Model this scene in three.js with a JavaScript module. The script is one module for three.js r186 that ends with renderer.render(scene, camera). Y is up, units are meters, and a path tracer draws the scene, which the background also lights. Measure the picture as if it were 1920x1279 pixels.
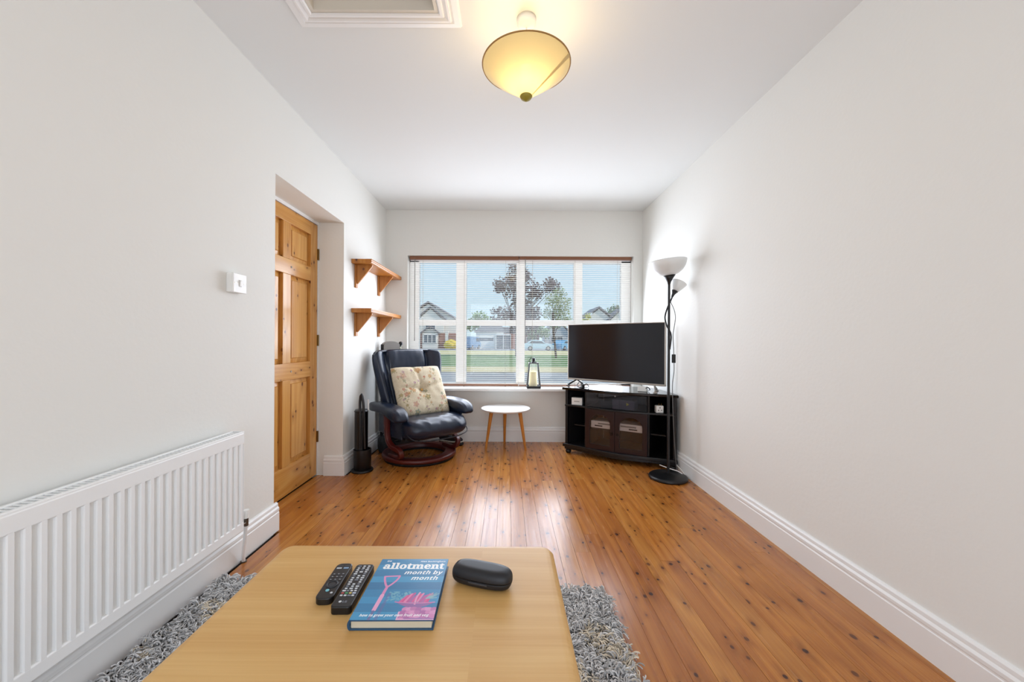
import * as THREE from 'three';
import { RoundedBoxGeometry } from 'three/addons/geometries/RoundedBoxGeometry.js';
import { mergeGeometries, mergeVertices, toCreasedNormals } from 'three/addons/utils/BufferGeometryUtils.js';
import { ImprovedNoise } from 'three/addons/math/ImprovedNoise.js';
import { RectAreaLightUniformsLib } from 'three/addons/lights/RectAreaLightUniformsLib.js';
import { TextGeometry } from 'three/addons/geometries/TextGeometry.js';
import { FontLoader } from 'three/addons/loaders/FontLoader.js';

// ---------------------------------------------------------------- camera, sky, sun, window light, exposure
const scene = new THREE.Scene();
const camera = new THREE.PerspectiveCamera(2 * Math.atan(639.5 / 720) * 180 / Math.PI, 1920 / 1279, 0.05, 400);
camera.position.set(0, 1.04, 0);
camera.rotation.z = 0.005136;                       // the photograph leans by a third of a degree
camera.setViewOffset(1920, 1279, 8.86, -0.6, 1920, 1279);
camera.updateProjectionMatrix();

const renderer = new THREE.WebGLRenderer({ antialias: true });
renderer.toneMapping = THREE.LinearToneMapping;
renderer.toneMappingExposure = 1.3;
renderer.shadowMap.enabled = true;

{ // clear summer sky: pale at the horizon, bluer overhead, the same all round
  const W = 64, H = 64, a = new Float32Array(W * H * 4);
  for (let j = 0; j < H; j++) {
    const el = ((j + 0.5) / H - 0.5) * Math.PI, t = Math.pow(Math.max(0, Math.sin(el)), 0.6);
    for (let i = 0; i < W; i++) {
      const k = 4 * (j * W + i);
      a[k] = 0.50 - 0.32 * t; a[k + 1] = 0.65 - 0.28 * t; a[k + 2] = 0.70 - 0.08 * t; a[k + 3] = 1;
    }
  }
  const sky = new THREE.DataTexture(a, W, H, THREE.RGBAFormat, THREE.FloatType);
  sky.mapping = THREE.EquirectangularReflectionMapping; sky.magFilter = THREE.LinearFilter; sky.needsUpdate = true;
  scene.background = sky;
}
const sun = new THREE.DirectionalLight(0xfff2dd, 1.9);
sun.position.set(38, 40, -16); sun.target.position.set(0, 0, -30);
sun.castShadow = true;
sun.shadow.mapSize.set(4096, 4096);
Object.assign(sun.shadow.camera, { left: -60, right: 60, top: 60, bottom: -60, near: 1, far: 160 });
scene.add(sun, sun.target);

RectAreaLightUniformsLib.init();
for (const [x0, x1] of [[-0.937, -0.544], [-0.436, 0.094], [0.185, 0.703], [0.794, 1.204]]) for (const [y0, y1] of [[0.6, 1.204], [1.267, 1.872]]) {
  const d = new THREE.RectAreaLight(0xe8f0ff, 5.4, x1 - x0, y1 - y0);      // daylight entering by each pane of the window
  const high = y0 > 1; d.position.set((x0 + x1) / 2, (y0 + y1) / 2, high ? -3.955 : -4.026); d.lookAt((x0 + x1) / 2, (y0 + y1) / 2 - (high ? 1.1 : 0), 0); scene.add(d);   // the upper panes let in the sky's light, which slants down
}
const glow = new THREE.RectAreaLight(0xebf2ff, 1.15, 2.32, 1.34);            // and what of it falls on the blinds
glow.position.set(0.134, 1.24, -4.066); glow.lookAt(0.134, 1.24, 0); scene.add(glow);
for (const [x0, x1] of [[-0.94, 0.06], [0.14, 1.14]]) {
  const d = new THREE.RectAreaLight(0xecf2ff, 2.3, x1 - x0, 1.9);          // daylight by the glazed doors behind the camera
  d.position.set((x0 + x1) / 2, 1.05, 1.66); d.lookAt((x0 + x1) / 2, 1.05, -5); scene.add(d);
}

// ---------------------------------------------------------------- helpers
let seed = 7;
const rnd = () => { seed = (seed * 1664525 + 1013904223) >>> 0; return seed / 4294967296; };
const rr = (a, b) => a + (b - a) * rnd();
const N = new ImprovedNoise();
const V3 = (x, y, z) => new THREE.Vector3(x, y, z);
const V2 = (x, y) => new THREE.Vector2(x, y);
const mat = (color, roughness = 0.6, o = {}) => new THREE.MeshPhysicalMaterial({ color, roughness, ...o });
const taken = {};
function numbered(n) { const k = taken[n] = (taken[n] ?? -1) + 1; return k ? n + '_' + String(k).padStart(3, '0') : n; }
function thing(name, label, category, [x, y, z] = [0, 0, 0], turn = 0, group) {
  const o = new THREE.Group(); o.name = numbered(name); o.position.set(x, y, z); o.rotation.y = turn;
  o.userData = { label, category }; if (group) o.userData.group = group;
  scene.add(o); return o;
}
function part(parent, name, geo, m, p, r, label) {
  const o = new THREE.Mesh(geo, m); o.name = name; o.castShadow = o.receiveShadow = true;
  if (p) o.position.set(...p); if (r) o.rotation.set(...r);
  if (label) o.userData.label = label;
  parent.add(o); return o;
}
function struct(name, geo, m, label, p) {
  const o = part(scene, name, geo, m, p); o.userData.kind = 'structure'; if (label) o.userData.label = label; return o;
}
function structGroup(name, label) { const o = new THREE.Group(); o.name = name; o.userData = { kind: 'structure', label }; scene.add(o); return o; }
const box = (w, h, d) => new THREE.BoxGeometry(w, h, d);
const rbox = (w, h, d, r = 0.004, s = 2) => new RoundedBoxGeometry(w, h, d, s, Math.min(r, w / 2.01, h / 2.01, d / 2.01));
const span = (x0, x1, y0, y1, z0, z1) => box(x1 - x0, y1 - y0, z1 - z0).translate((x0 + x1) / 2, (y0 + y1) / 2, (z0 + z1) / 2);
const rspan = (x0, x1, y0, y1, z0, z1, r = 0.004) => rbox(x1 - x0, y1 - y0, z1 - z0, r).translate((x0 + x1) / 2, (y0 + y1) / 2, (z0 + z1) / 2);
const cyl = (r0, r1, h, n = 24) => new THREE.CylinderGeometry(r0, r1, h, n);
const lathe = (pts, n = 48) => new THREE.LatheGeometry(pts.map(([r, y]) => V2(r, y)), n);
const tube = (pts, r, n = 24, m = 8) => new THREE.TubeGeometry(new THREE.CatmullRomCurve3(pts.map((p) => V3(...p))), n, r, m);
const merge = (list) => mergeGeometries(list.map((g) => { const q = g.index ? g.toNonIndexed() : g; for (const k of Object.keys(q.attributes)) if (!['position', 'normal', 'uv'].includes(k)) q.deleteAttribute(k); return q; }));
function extrude(pts, depth, bevel = 0, holes = []) {
  const s = new THREE.Shape(pts.map(([x, y]) => V2(x, y)));
  for (const h of holes) s.holes.push(new THREE.Path(h.map(([x, y]) => V2(x, y))));
  return new THREE.ExtrudeGeometry(s, { depth, bevelEnabled: bevel > 0, bevelThickness: bevel, bevelSize: bevel, bevelSegments: 2, curveSegments: 8 });
}
function along(a, b, r0, r1 = r0, n = 12) {                      // a round bar between two points
  const A = V3(...a), B = V3(...b), g = cyl(r1, r0, A.distanceTo(B), n);
  g.applyQuaternion(new THREE.Quaternion().setFromUnitVectors(V3(0, 1, 0), B.clone().sub(A).normalize()));
  return g.translate((A.x + B.x) / 2, (A.y + B.y) / 2, (A.z + B.z) / 2);
}
// uv in metres from the dominant face direction; grain: the axis that the v coordinate follows
function metric(g, grain = 'y', du = 0, dv = 0, su = 1, sv = 1) {
  const q = g.index ? g.toNonIndexed() : g, P = q.attributes.position, n = P.count, uv = new Float32Array(n * 2);
  const A = V3(), B = V3(), C = V3(), ax = { x: 0, y: 1, z: 2 }[grain];
  for (let i = 0; i < n; i += 3) {
    A.fromBufferAttribute(P, i); B.fromBufferAttribute(P, i + 1).sub(A); C.fromBufferAttribute(P, i + 2).sub(A);
    B.cross(C); const c = [Math.abs(B.x), Math.abs(B.y), Math.abs(B.z)], main = c.indexOf(Math.max(...c));
    for (let k = 0; k < 3; k++) {
      const p = [P.getX(i + k), P.getY(i + k), P.getZ(i + k)], left = [0, 1, 2].filter((q2) => q2 !== main);
      const v = left.includes(ax) ? ax : left[1], u = left.find((q2) => q2 !== v);
      uv[2 * (i + k)] = (p[u] + du) * su; uv[2 * (i + k) + 1] = (p[v] + dv) * sv;
    }
  }
  q.setAttribute('uv', new THREE.BufferAttribute(uv, 2)); return q;
}
// closed loops of points joined into one smooth skin, ends closed
function loft(rings, smooth = true) {
  const n = rings[0].length, pos = [], uv = [], idx = [];
  rings.forEach((r, j) => r.forEach((p, i) => { pos.push(p.x, p.y, p.z); uv.push(i / n, j / rings.length); }));
  for (let j = 0; j + 1 < rings.length; j++) for (let i = 0; i < n; i++) {
    const a = j * n + i, b = j * n + (i + 1) % n, c = a + n, d = b + n;
    idx.push(a, b, d, a, d, c);
  }
  for (const [j, flip] of [[0, true], [rings.length - 1, false]]) {
    const c = rings[j].reduce((s, p) => s.add(p), V3(0, 0, 0)).multiplyScalar(1 / n), at = pos.length / 3;
    pos.push(c.x, c.y, c.z); uv.push(0.5, j / rings.length);
    for (let i = 0; i < n; i++) { const a = j * n + i, b = j * n + (i + 1) % n; flip ? idx.push(at, b, a) : idx.push(at, a, b); }
  }
  let g = new THREE.BufferGeometry();
  g.setAttribute('position', new THREE.Float32BufferAttribute(pos, 3)); g.setAttribute('uv', new THREE.Float32BufferAttribute(uv, 2)); g.setIndex(idx);
  if (!smooth) g = g.toNonIndexed();
  g.computeVertexNormals(); return g;
}
// a padded form: an outline in the (z, y) plane carried across x, closing in at both ends
function puff(outline, half, k = 3.2, nx = 20, wrinkle = 0) {
  const c = new THREE.CatmullRomCurve3(outline.map(([z, y]) => V3(0, y, z)), true, 'centripetal').getPoints(48).slice(0, -1);
  const m = c.reduce((s, p) => s.add(p), V3(0, 0, 0)).multiplyScalar(1 / c.length), rings = [];
  for (let j = 0; j <= nx; j++) {
    const t = Math.sin((j / nx - 0.5) * Math.PI) * 0.999, s = Math.pow(1 - Math.pow(Math.abs(t), k), 1 / k);
    rings.push(c.map((p) => {
      const w = wrinkle * N.noise(t * 9, p.y * 14, p.z * 14);
      return V3(t * half, m.y + (p.y - m.y) * s + w, m.z + (p.z - m.z) * s + w);
    }));
  }
  return loft(rings);
}
// a bar of the given (offset, height) profile run round a rectangle with mitred corners
function mould(x0, x1, z0, z1, profile) {
  const rings = [...profile].map(([o, h]) => [[x0 - o, z0 - o], [x1 + o, z0 - o], [x1 + o, z1 + o], [x0 - o, z1 + o]].map(([x, z]) => V3(x, h, z)));
  const g = [];
  const n = rings.length, pos = [];
  for (let j = 0; j < n; j++) for (let i = 0; i < 4; i++) {
    const a = rings[j][i], b = rings[j][(i + 1) % 4], c = rings[(j + 1) % n][i], d = rings[(j + 1) % n][(i + 1) % 4];
    for (const p of [a, b, d, a, d, c]) pos.push(p.x, p.y, p.z);
  }
  const q = new THREE.BufferGeometry(); q.setAttribute('position', new THREE.Float32BufferAttribute(pos, 3)); q.computeVertexNormals();
  q.setAttribute('uv', new THREE.Float32BufferAttribute(new Float32Array(pos.length / 3 * 2), 2));
  return q;
}
function canvasTex(w, h, draw) {
  const c = document.createElement('canvas'); c.width = w; c.height = h; draw(c.getContext('2d'), w, h);
  const t = new THREE.CanvasTexture(c); t.colorSpace = THREE.SRGBColorSpace; t.anisotropy = 8; return t;
}
function dataTex(w, h, f, srgb = true) {
  const a = new Uint8Array(w * h * 4), o = [0, 0, 0];
  for (let j = 0; j < h; j++) for (let i = 0; i < w; i++) { f(i, j, o); const k = 4 * (j * w + i); a[k] = o[0]; a[k + 1] = o[1]; a[k + 2] = o[2]; a[k + 3] = 255; }
  const t = new THREE.DataTexture(a, w, h); t.magFilter = THREE.LinearFilter; t.minFilter = THREE.LinearMipmapLinearFilter; t.generateMipmaps = true;
  t.wrapS = t.wrapT = THREE.RepeatWrapping; if (srgb) t.colorSpace = THREE.SRGBColorSpace; t.needsUpdate = true; return t;
}
// sawn pine: W x L metres of boards, grain along v, with resin knots
function wood({ w, h, W, L, light, dark, knot, knots, size, ring, streak, seed0 }) {
  seed = seed0;
  const kn = Array.from({ length: knots }, () => ({ u: rnd() * W, v: rnd() * L, r: rr(...size), s: rr(1.0, 1.7), k: rr(0.55, 1) }));
  const cells = new Map(), cs = 0.05;
  for (const k of kn) for (let a = -1; a <= 1; a++) for (let b = -1; b <= 1; b++) {
    const id = (Math.floor(k.u / cs) + a) + ',' + (Math.floor(k.v / cs) + b); if (!cells.has(id)) cells.set(id, []); cells.get(id).push(k);
  }
  return dataTex(w, h, (i, j, o) => {
    const u = i / w * W, v = j / h * L;
    let warp = 0, kd = 0, halo = 0;
    for (const k of cells.get(Math.floor(u / cs) + ',' + Math.floor(v / cs)) ?? []) {
      const du = u - k.u, dv = (v - k.v) / k.s, d = Math.hypot(du, dv) / k.r;
      if (d < 5) { warp += Math.sign(du || 1) * Math.exp(-d * 0.8) * 1.6; }
      kd = Math.max(kd, k.k * Math.max(0, Math.min(1, (1.15 - d) * 3))); const d2 = Math.hypot(du / 1.3, (v - k.v) / 4.5) / k.r; halo = Math.max(halo, k.k * Math.exp(-d2 * d2 * 0.5));
    }
    const bend = N.noise(u * 6, v * 0.7, seed0) * 2.2 + N.noise(u * 2, v * 0.25, seed0 + 9) * 3;
    const r = Math.sin((u * ring + bend + warp) * 6.283), s = N.noise(u * 420, v * 5, 3.3) * 0.6 + N.noise(u * 130, v * 2.1, 8.1) * 0.6;
    const broad = N.noise(u * 14, v * 0.6, 21.5);
    let t = 0.42 + 0.15 * r * Math.abs(r) + streak * s + 0.28 * broad;
    t = Math.min(1, Math.max(0, t)) ;
    for (let c = 0; c < 3; c++) {
      let x = light[c] + (dark[c] - light[c]) * t;
      x = x + (dark[c] * 0.80 - x) * Math.min(1, halo * 0.55);
      o[c] = x + (knot[c] - x) * Math.min(1, kd * 0.92);
    }
  });
}
const grainNoise = (w, h, fu, fv, amp, base, z) => dataTex(w, h, (i, j, o) => { const x = base + amp * (N.noise(i / w * fu, j / h * fv, z) + 0.5 * N.noise(i / w * fu * 2.7, j / h * fv * 2.7, z + 5)); o[0] = o[1] = o[2] = Math.max(0, Math.min(255, x)); }, false);

// ---------------------------------------------------------------- materials
const plasterBump = grainNoise(512, 512, 60, 60, 70, 128, 2.2); 
const M = {};
M.wall = mat('#ecebe5', 0.85, { bumpMap: plasterBump, bumpScale: 0.0006 });
M.ceiling = mat('#e6e7e4', 0.9);
M.gloss = mat('#f1f0ed', 0.38);
M.upvc = mat('#f2f2f0', 0.3);
M.slat = mat('#f3efe8', 0.5);
M.blindWood = mat('#8a5a3c', 0.5);
M.cord = mat('#b9b2a6', 0.8);
M.enamel = mat('#f8f8f6', 0.35);
M.glass = new THREE.MeshPhysicalMaterial({ color: '#ffffff', roughness: 0, transmission: 1, thickness: 0, ior: 1.45 });
M.black = mat('#0e0e10', 0.38);
M.blackMatte = mat('#121214', 0.7);
M.blackGloss = mat('#0b0a0d', 0.12);
M.mahogany = mat('#210b0f', 0.28);
M.redwood = mat('#551a15', 0.35);
M.brass = mat('#7a6038', 0.35, { metalness: 1 });
M.steel = mat('#c9c6c2', 0.32, { metalness: 1 });
M.silver = mat('#b8b2aa', 0.4, { metalness: 0.6 });
M.white = mat('#eeeeea', 0.5);
M.plug = mat('#f4f3ee', 0.35);
const floorTex = wood({ w: 1024, h: 2048, W: 0.62, L: 4.1, light: [206, 143, 70], dark: [150, 86, 32], knot: [62, 28, 14], knots: 170, size: [0.0028, 0.0092], ring: 19, streak: 0.26, seed0: 11 });
const floorRough = grainNoise(512, 1024, 60, 14, 34, 118, 4.4);
const pineTex = wood({ w: 768, h: 1536, W: 0.8, L: 2.4, light: [226, 174, 98], dark: [186, 120, 50], knot: [78, 36, 16], knots: 70, size: [0.005, 0.011], ring: 26, streak: 0.2, seed0: 23 });
const tableTex = wood({ w: 1024, h: 1024, W: 0.9, L: 1.4, light: [226, 184, 118], dark: [204, 152, 84], knot: [150, 96, 48], knots: 5, size: [0.002, 0.003], ring: 12, streak: 0.30, seed0: 5 });
function woodMat(tex, W, L, tint, rough, o = {}) { const t = tex.clone(); t.repeat.set(1 / W, 1 / L); t.needsUpdate = true; return mat(tint, rough, { map: t, ...o }); }
{ floorRough.repeat.set(1 / 0.62, 1 / 4.1); }
M.floor = ['#ffffff', '#f6ebdf', '#fff6e8', '#f1e3d4'].map((c) => woodMat(floorTex, 0.62, 4.1, c, 0.52, { roughnessMap: floorRough }));
M.pine = woodMat(pineTex, 0.8, 2.4, '#ffffff', 0.24);
M.shelfPine = woodMat(pineTex, 0.8, 2.4, '#d9bf98', 0.38);
M.beech = woodMat(tableTex, 0.9, 1.4, '#ffffff', 0.44);
const leatherBump = grainNoise(512, 512, 90, 90, 90, 128, 6.6); leatherBump.repeat.set(3, 3);
M.leather = mat('#172236', 0.26, { bumpMap: leatherBump, bumpScale: 0.0007 });
M.leatherPipe = mat('#1c212c', 0.42);

// ---------------------------------------------------------------- the room: 2.67 m wide, 2.40 m high
const WL = -1.265, WR = 1.404, ZB = -3.992, ZR = 1.7, HC = 2.4;
const DZ0 = -2.088, DZ1 = -2.965, DH = 1.947;                       // door reveal in the left wall
struct('wall_left', metric(merge([span(WL - 0.24, WL, -0.1, HC + 0.1, DZ0, ZR), span(WL - 0.24, WL, -0.1, HC + 0.1, ZB - 0.3, DZ1), span(WL - 0.24, WL, DH, HC + 0.1, DZ1, DZ0)])), M.wall, 'warm white left wall with deep door reveal');
struct('wall_hall', span(-1.62, -1.54, -0.1, 2.3, DZ1 - 0.3, DZ0 + 0.3), M.wall, 'plain wall behind the door');
struct('wall_right', metric(span(WR, WR + 0.25, -0.1, HC + 0.1, ZB - 0.3, ZR)), M.wall, 'plain warm white right wall');
struct('wall_rear', metric(merge([span(WL - 0.24, -1.0, -0.1, HC + 0.1, ZR, ZR + 0.2), span(1.2, WR + 0.25, -0.1, HC + 0.1, ZR, ZR + 0.2), span(-1.0, 1.2, 2.08, HC + 0.1, ZR, ZR + 0.2), span(-1.0, 1.2, -0.1, 0.02, ZR, ZR + 0.2)])), M.wall, 'wall behind the camera with glazed garden doors');
{
  const w = structGroup('window_2', 'white glazed garden doors behind the camera');
  part(w, 'frame', merge([span(-1.0, -0.93, 0.02, 2.08, 1.74, 1.81), span(1.13, 1.2, 0.02, 2.08, 1.74, 1.81), span(0.05, 0.15, 0.02, 2.08, 1.74, 1.81), span(-1.0, 1.2, 2.0, 2.08, 1.74, 1.81), span(-1.0, 1.2, 0.02, 0.10, 1.74, 1.81)]), M.upvc);
  for (const [a, b] of [[-0.935, 0.055], [0.145, 1.135]]) part(w, 'pane', span(a, b, 0.09, 2.01, 1.775, 1.7752), M.glass);
}
const WX0 = -1.042, WX1 = 1.31, WY0 = 0.535, WY1 = 1.93;            // window opening
struct('wall_back', metric(merge([span(WL, WX0, -0.1, HC + 0.1, ZB - 0.3, ZB), span(WX1, WR, -0.1, HC + 0.1, ZB - 0.3, ZB), span(WX0, WX1, WY1, HC + 0.1, ZB - 0.3, ZB), span(WX0, WX1, -0.1, WY0, ZB - 0.3, ZB)])), M.wall, 'warm white window wall');
const HX0 = -0.808, HX1 = -0.288, HZ0 = -1.572, HZ1 = -0.92;        // loft hatch opening
struct('ceiling', metric(merge([span(WL - 0.24, HX0, HC, HC + 0.12, ZB - 0.3, ZR + 0.2), span(HX1, WR + 0.25, HC, HC + 0.12, ZB - 0.3, ZR + 0.2), span(HX0, HX1, HC, HC + 0.12, ZB - 0.3, HZ0), span(HX0, HX1, HC, HC + 0.12, HZ1, ZR + 0.2)])), M.ceiling, 'flat white ceiling');

// floor: narrow varnished pine boards running to the window
{
  seed = 91;
  const fl = structGroup('floor', 'narrow varnished knotty pine floorboards');
  part(fl, 'subfloor', span(-1.54, WR + 0.25, -0.12, -0.0195, ZB - 0.3, ZR + 0.2), mat('#2a1608', 0.9));
  const pitch = 0.0785;
  for (let x = WL - 0.2; x < WR - 0.005; x += pitch) {
    const x1 = Math.min(x + pitch - 0.0012, WR), inReveal = x + pitch * 0.5 < WL;
    const zs = inReveal ? [DZ0, DZ1] : [ZR, ZB]; let z = zs[0], first = true;
    while (z > zs[1] + 0.01) {
      let len = first ? rr(0.6, 2.6) : rr(1.6, 3.2); first = false;
      let zn = z - len; if (zn < zs[1] + 0.5) zn = zs[1];
      if (z - zn > 3.8) zn = z - 3.2;
      const w = x1 - x, L = z - zn, g = box(w, 0.018, L - 0.0008);
      const cz = (z + zn) / 2, m = metric(g, 'z', w / 2 + rr(0.0, 0.53), L / 2 + rr(0, Math.max(0.01, 4.05 - L)));
      part(fl, 'floorboard', m, M.floor[Math.floor(rnd() * 4)], [x + w / 2, -0.009 + rr(-0.0003, 0.0002), cz], [0, 0, rr(-0.004, 0.004)]);
      z = zn;
    }
  }
}

// skirting: ogee board with two grooves near its top
const skirt = [[0, 0], [0.019, 0], [0.019, 0.098], [0.0165, 0.101], [0.0165, 0.106], [0.0185, 0.110], [0.0185, 0.121], [0.0145, 0.127], [0.0125, 0.1295], [0.0125, 0.134], [0.0115, 0.143], [0.007, 0.150], [0, 0.152]];
const skirtRun = (len) => extrude(skirt, len);                       // runs along +z with its face to +x
struct('baseboard_left', merge([
  skirtRun(ZR - DZ0 + 0.019).translate(WL, 0, DZ0 - 0.019),
  skirtRun(0.14).rotateY(Math.PI / 2).translate(WL - 0.14, 0, DZ0).rotateY(0),
]), M.gloss, 'white moulded skirting under the radiator');
struct('baseboard_alcove', merge([
  skirtRun(DZ1 + 0.019 - ZB).translate(WL, 0, ZB),
  skirtRun(0.142).rotateY(-Math.PI / 2).translate(WL, 0, DZ1).rotateY(0),
]), M.gloss, 'white moulded skirting beside the door reveal');
struct('baseboard_back', skirtRun(WR - WL).rotateY(-Math.PI / 2).translate(WR, 0, ZB), M.gloss, 'white moulded skirting under the window');
struct('baseboard_right', skirtRun(ZR - ZB).rotateY(Math.PI).translate(WR, 0, ZR), M.gloss, 'white moulded skirting of the right wall');

// loft hatch
{
  const t = thing('loft_hatch', 'white loft hatch with stepped moulded frame in the ceiling', 'hatch');
  part(t, 'frame', mould(HX0, HX1, HZ0, HZ1, [[0, HC + 0.002], [0, HC - 0.020], [0.006, HC - 0.024], [0.016, HC - 0.024], [0.021, HC - 0.015], [0.036, HC - 0.022], [0.044, HC - 0.022], [0.048, HC - 0.010], [0.058, HC - 0.014], [0.080, HC - 0.013], [0.088, HC + 0.002]]), M.gloss);
  part(t, 'lining', mould(HX0 + 0.001, HX1 - 0.001, HZ0 + 0.001, HZ1 - 0.001, [[0, HC - 0.019], [-0.014, HC - 0.019], [-0.014, HC + 0.075], [0, HC + 0.075]]), mat('#d9d2c4', 0.6));
  part(t, 'panel', span(HX0 + 0.016, HX1 - 0.016, HC + 0.080, HC + 0.100, HZ0 + 0.018, HZ1 - 0.016), mat('#d9d2c4', 0.6));
  part(t, 'cover', span(HX0 - 0.05, HX1 + 0.05, HC + 0.121, HC + 0.14, HZ0 - 0.05, HZ1 + 0.05), M.blackMatte);
}

// ---------------------------------------------------------------- window with four lights, sill
{
  const w = structGroup('window_1', 'white four-light window with a transom'), z0 = -4.135, z1 = -4.075;
  const fr = (x0, x1, y0, y1, a = z0, b = z1) => rspan(x0, x1, y0, y1, a, b, 0.005);
  part(w, 'frame', merge([fr(WX0, -0.937, WY0, WY1), fr(1.204, WX1, WY0, WY1), fr(WX0, WX1, 1.872, WY1), fr(WX0, WX1, WY0, 0.60)]), M.upvc);
  const mull = [[-0.544, -0.436], [0.094, 0.185], [0.703, 0.794]];
  for (const [a, b] of mull) part(w, 'mullion', fr(a, b, 0.6, 1.872, z0, z1 + 0.006), M.upvc);
  const bays = [[-0.937, -0.544], [-0.436, 0.094], [0.185, 0.703], [0.794, 1.204]];
  for (const [a, b] of bays) {
    part(w, 'transom', fr(a, b, 1.204, 1.267, z0, z1), M.upvc);
    part(w, 'pane', span(a - 0.005, b + 0.005, 1.262, 1.876, -4.107, -4.1068), M.glass);
    part(w, 'pane', span(a - 0.005, b + 0.005, 0.595, 1.209, -4.107, -4.1068), M.glass);
  }
  part(w, 'window_sill', rspan(WX0 - 0.03, WX1 + 0.03, 0.533, 0.563, ZB, -3.880, 0.008), M.gloss);
  part(w, 'sill_board', span(WX0, WX1, 0.535, 0.563, -4.14, ZB), M.gloss);
}
// venetian blinds
function blind(x0, x1, top, label, wandX, wandY, bottomR) {
  const t = thing('venetian_blind', label, 'blind', [0, 0, 0], 0, 'venetian blinds in the window'), z = -4.046;
  part(t, 'headrail', rspan(x0, x1, top - 0.034, top, z - 0.022, z + 0.022, 0.003), M.blindWood);
  const c = [], th = 0.0006;
  for (let i = 0; i <= 6; i++) { const a = i / 6 * 2 - 1; c.push([a * 0.0125, 0.0022 * (1 - a * a)]); }
  const slat = extrude([...c, ...c.slice().reverse().map(([a, b]) => [a, b + th])], x1 - x0 - 0.008).rotateY(Math.PI / 2).translate(x0 + 0.004, 0, 0);
  const y1 = top - 0.045, y0 = 0.598, n = 65;
  for (let i = 0; i < n; i++) part(t, 'slat', slat, M.slat, [0, y0 + (y1 - y0) * i / (n - 1), z], [0.03 + 0.01 * Math.sin(i * 1.7), 0, 0]);
  part(t, 'bottom_rail', rspan(x0 + 0.002, x1 - 0.002, 0.571, 0.571 + bottomR, z - 0.013, z + 0.013, 0.003), M.blindWood);
  for (const f of [0.12, 0.5, 0.88]) {
    const x = x0 + (x1 - x0) * f;
    part(t, 'ladder_cord', merge([along([x, 0.58, z + 0.0138], [x, top - 0.03, z + 0.0138], 0.0009, 0.0009, 5), along([x, 0.58, z - 0.0138], [x, top - 0.03, z - 0.0138], 0.0009, 0.0009, 5)]), M.cord);
    part(t, 'cord_plug', cyl(0.005, 0.004, 0.008, 10), M.blindWood, [x, 0.567, z]);
  }
  part(t, 'wand', merge([along([wandX, top - 0.03, z + 0.024], [wandX, wandY, z + 0.026], 0.0035, 0.0035, 8), along([wandX, wandY - 0.04, z + 0.026], [wandX, wandY, z + 0.026], 0.005, 0.004, 8)]), mat('#77746e', 0.4));
}
blind(-1.028, 0.118, 1.929, 'left venetian blind with brown headrail and open cream slats', -0.972, 1.08, 0.016);
blind(0.122, 1.298, 1.934, 'right venetian blind with brown headrail, partly hidden by the television', 0.185, 1.06, 0.010);

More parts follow.
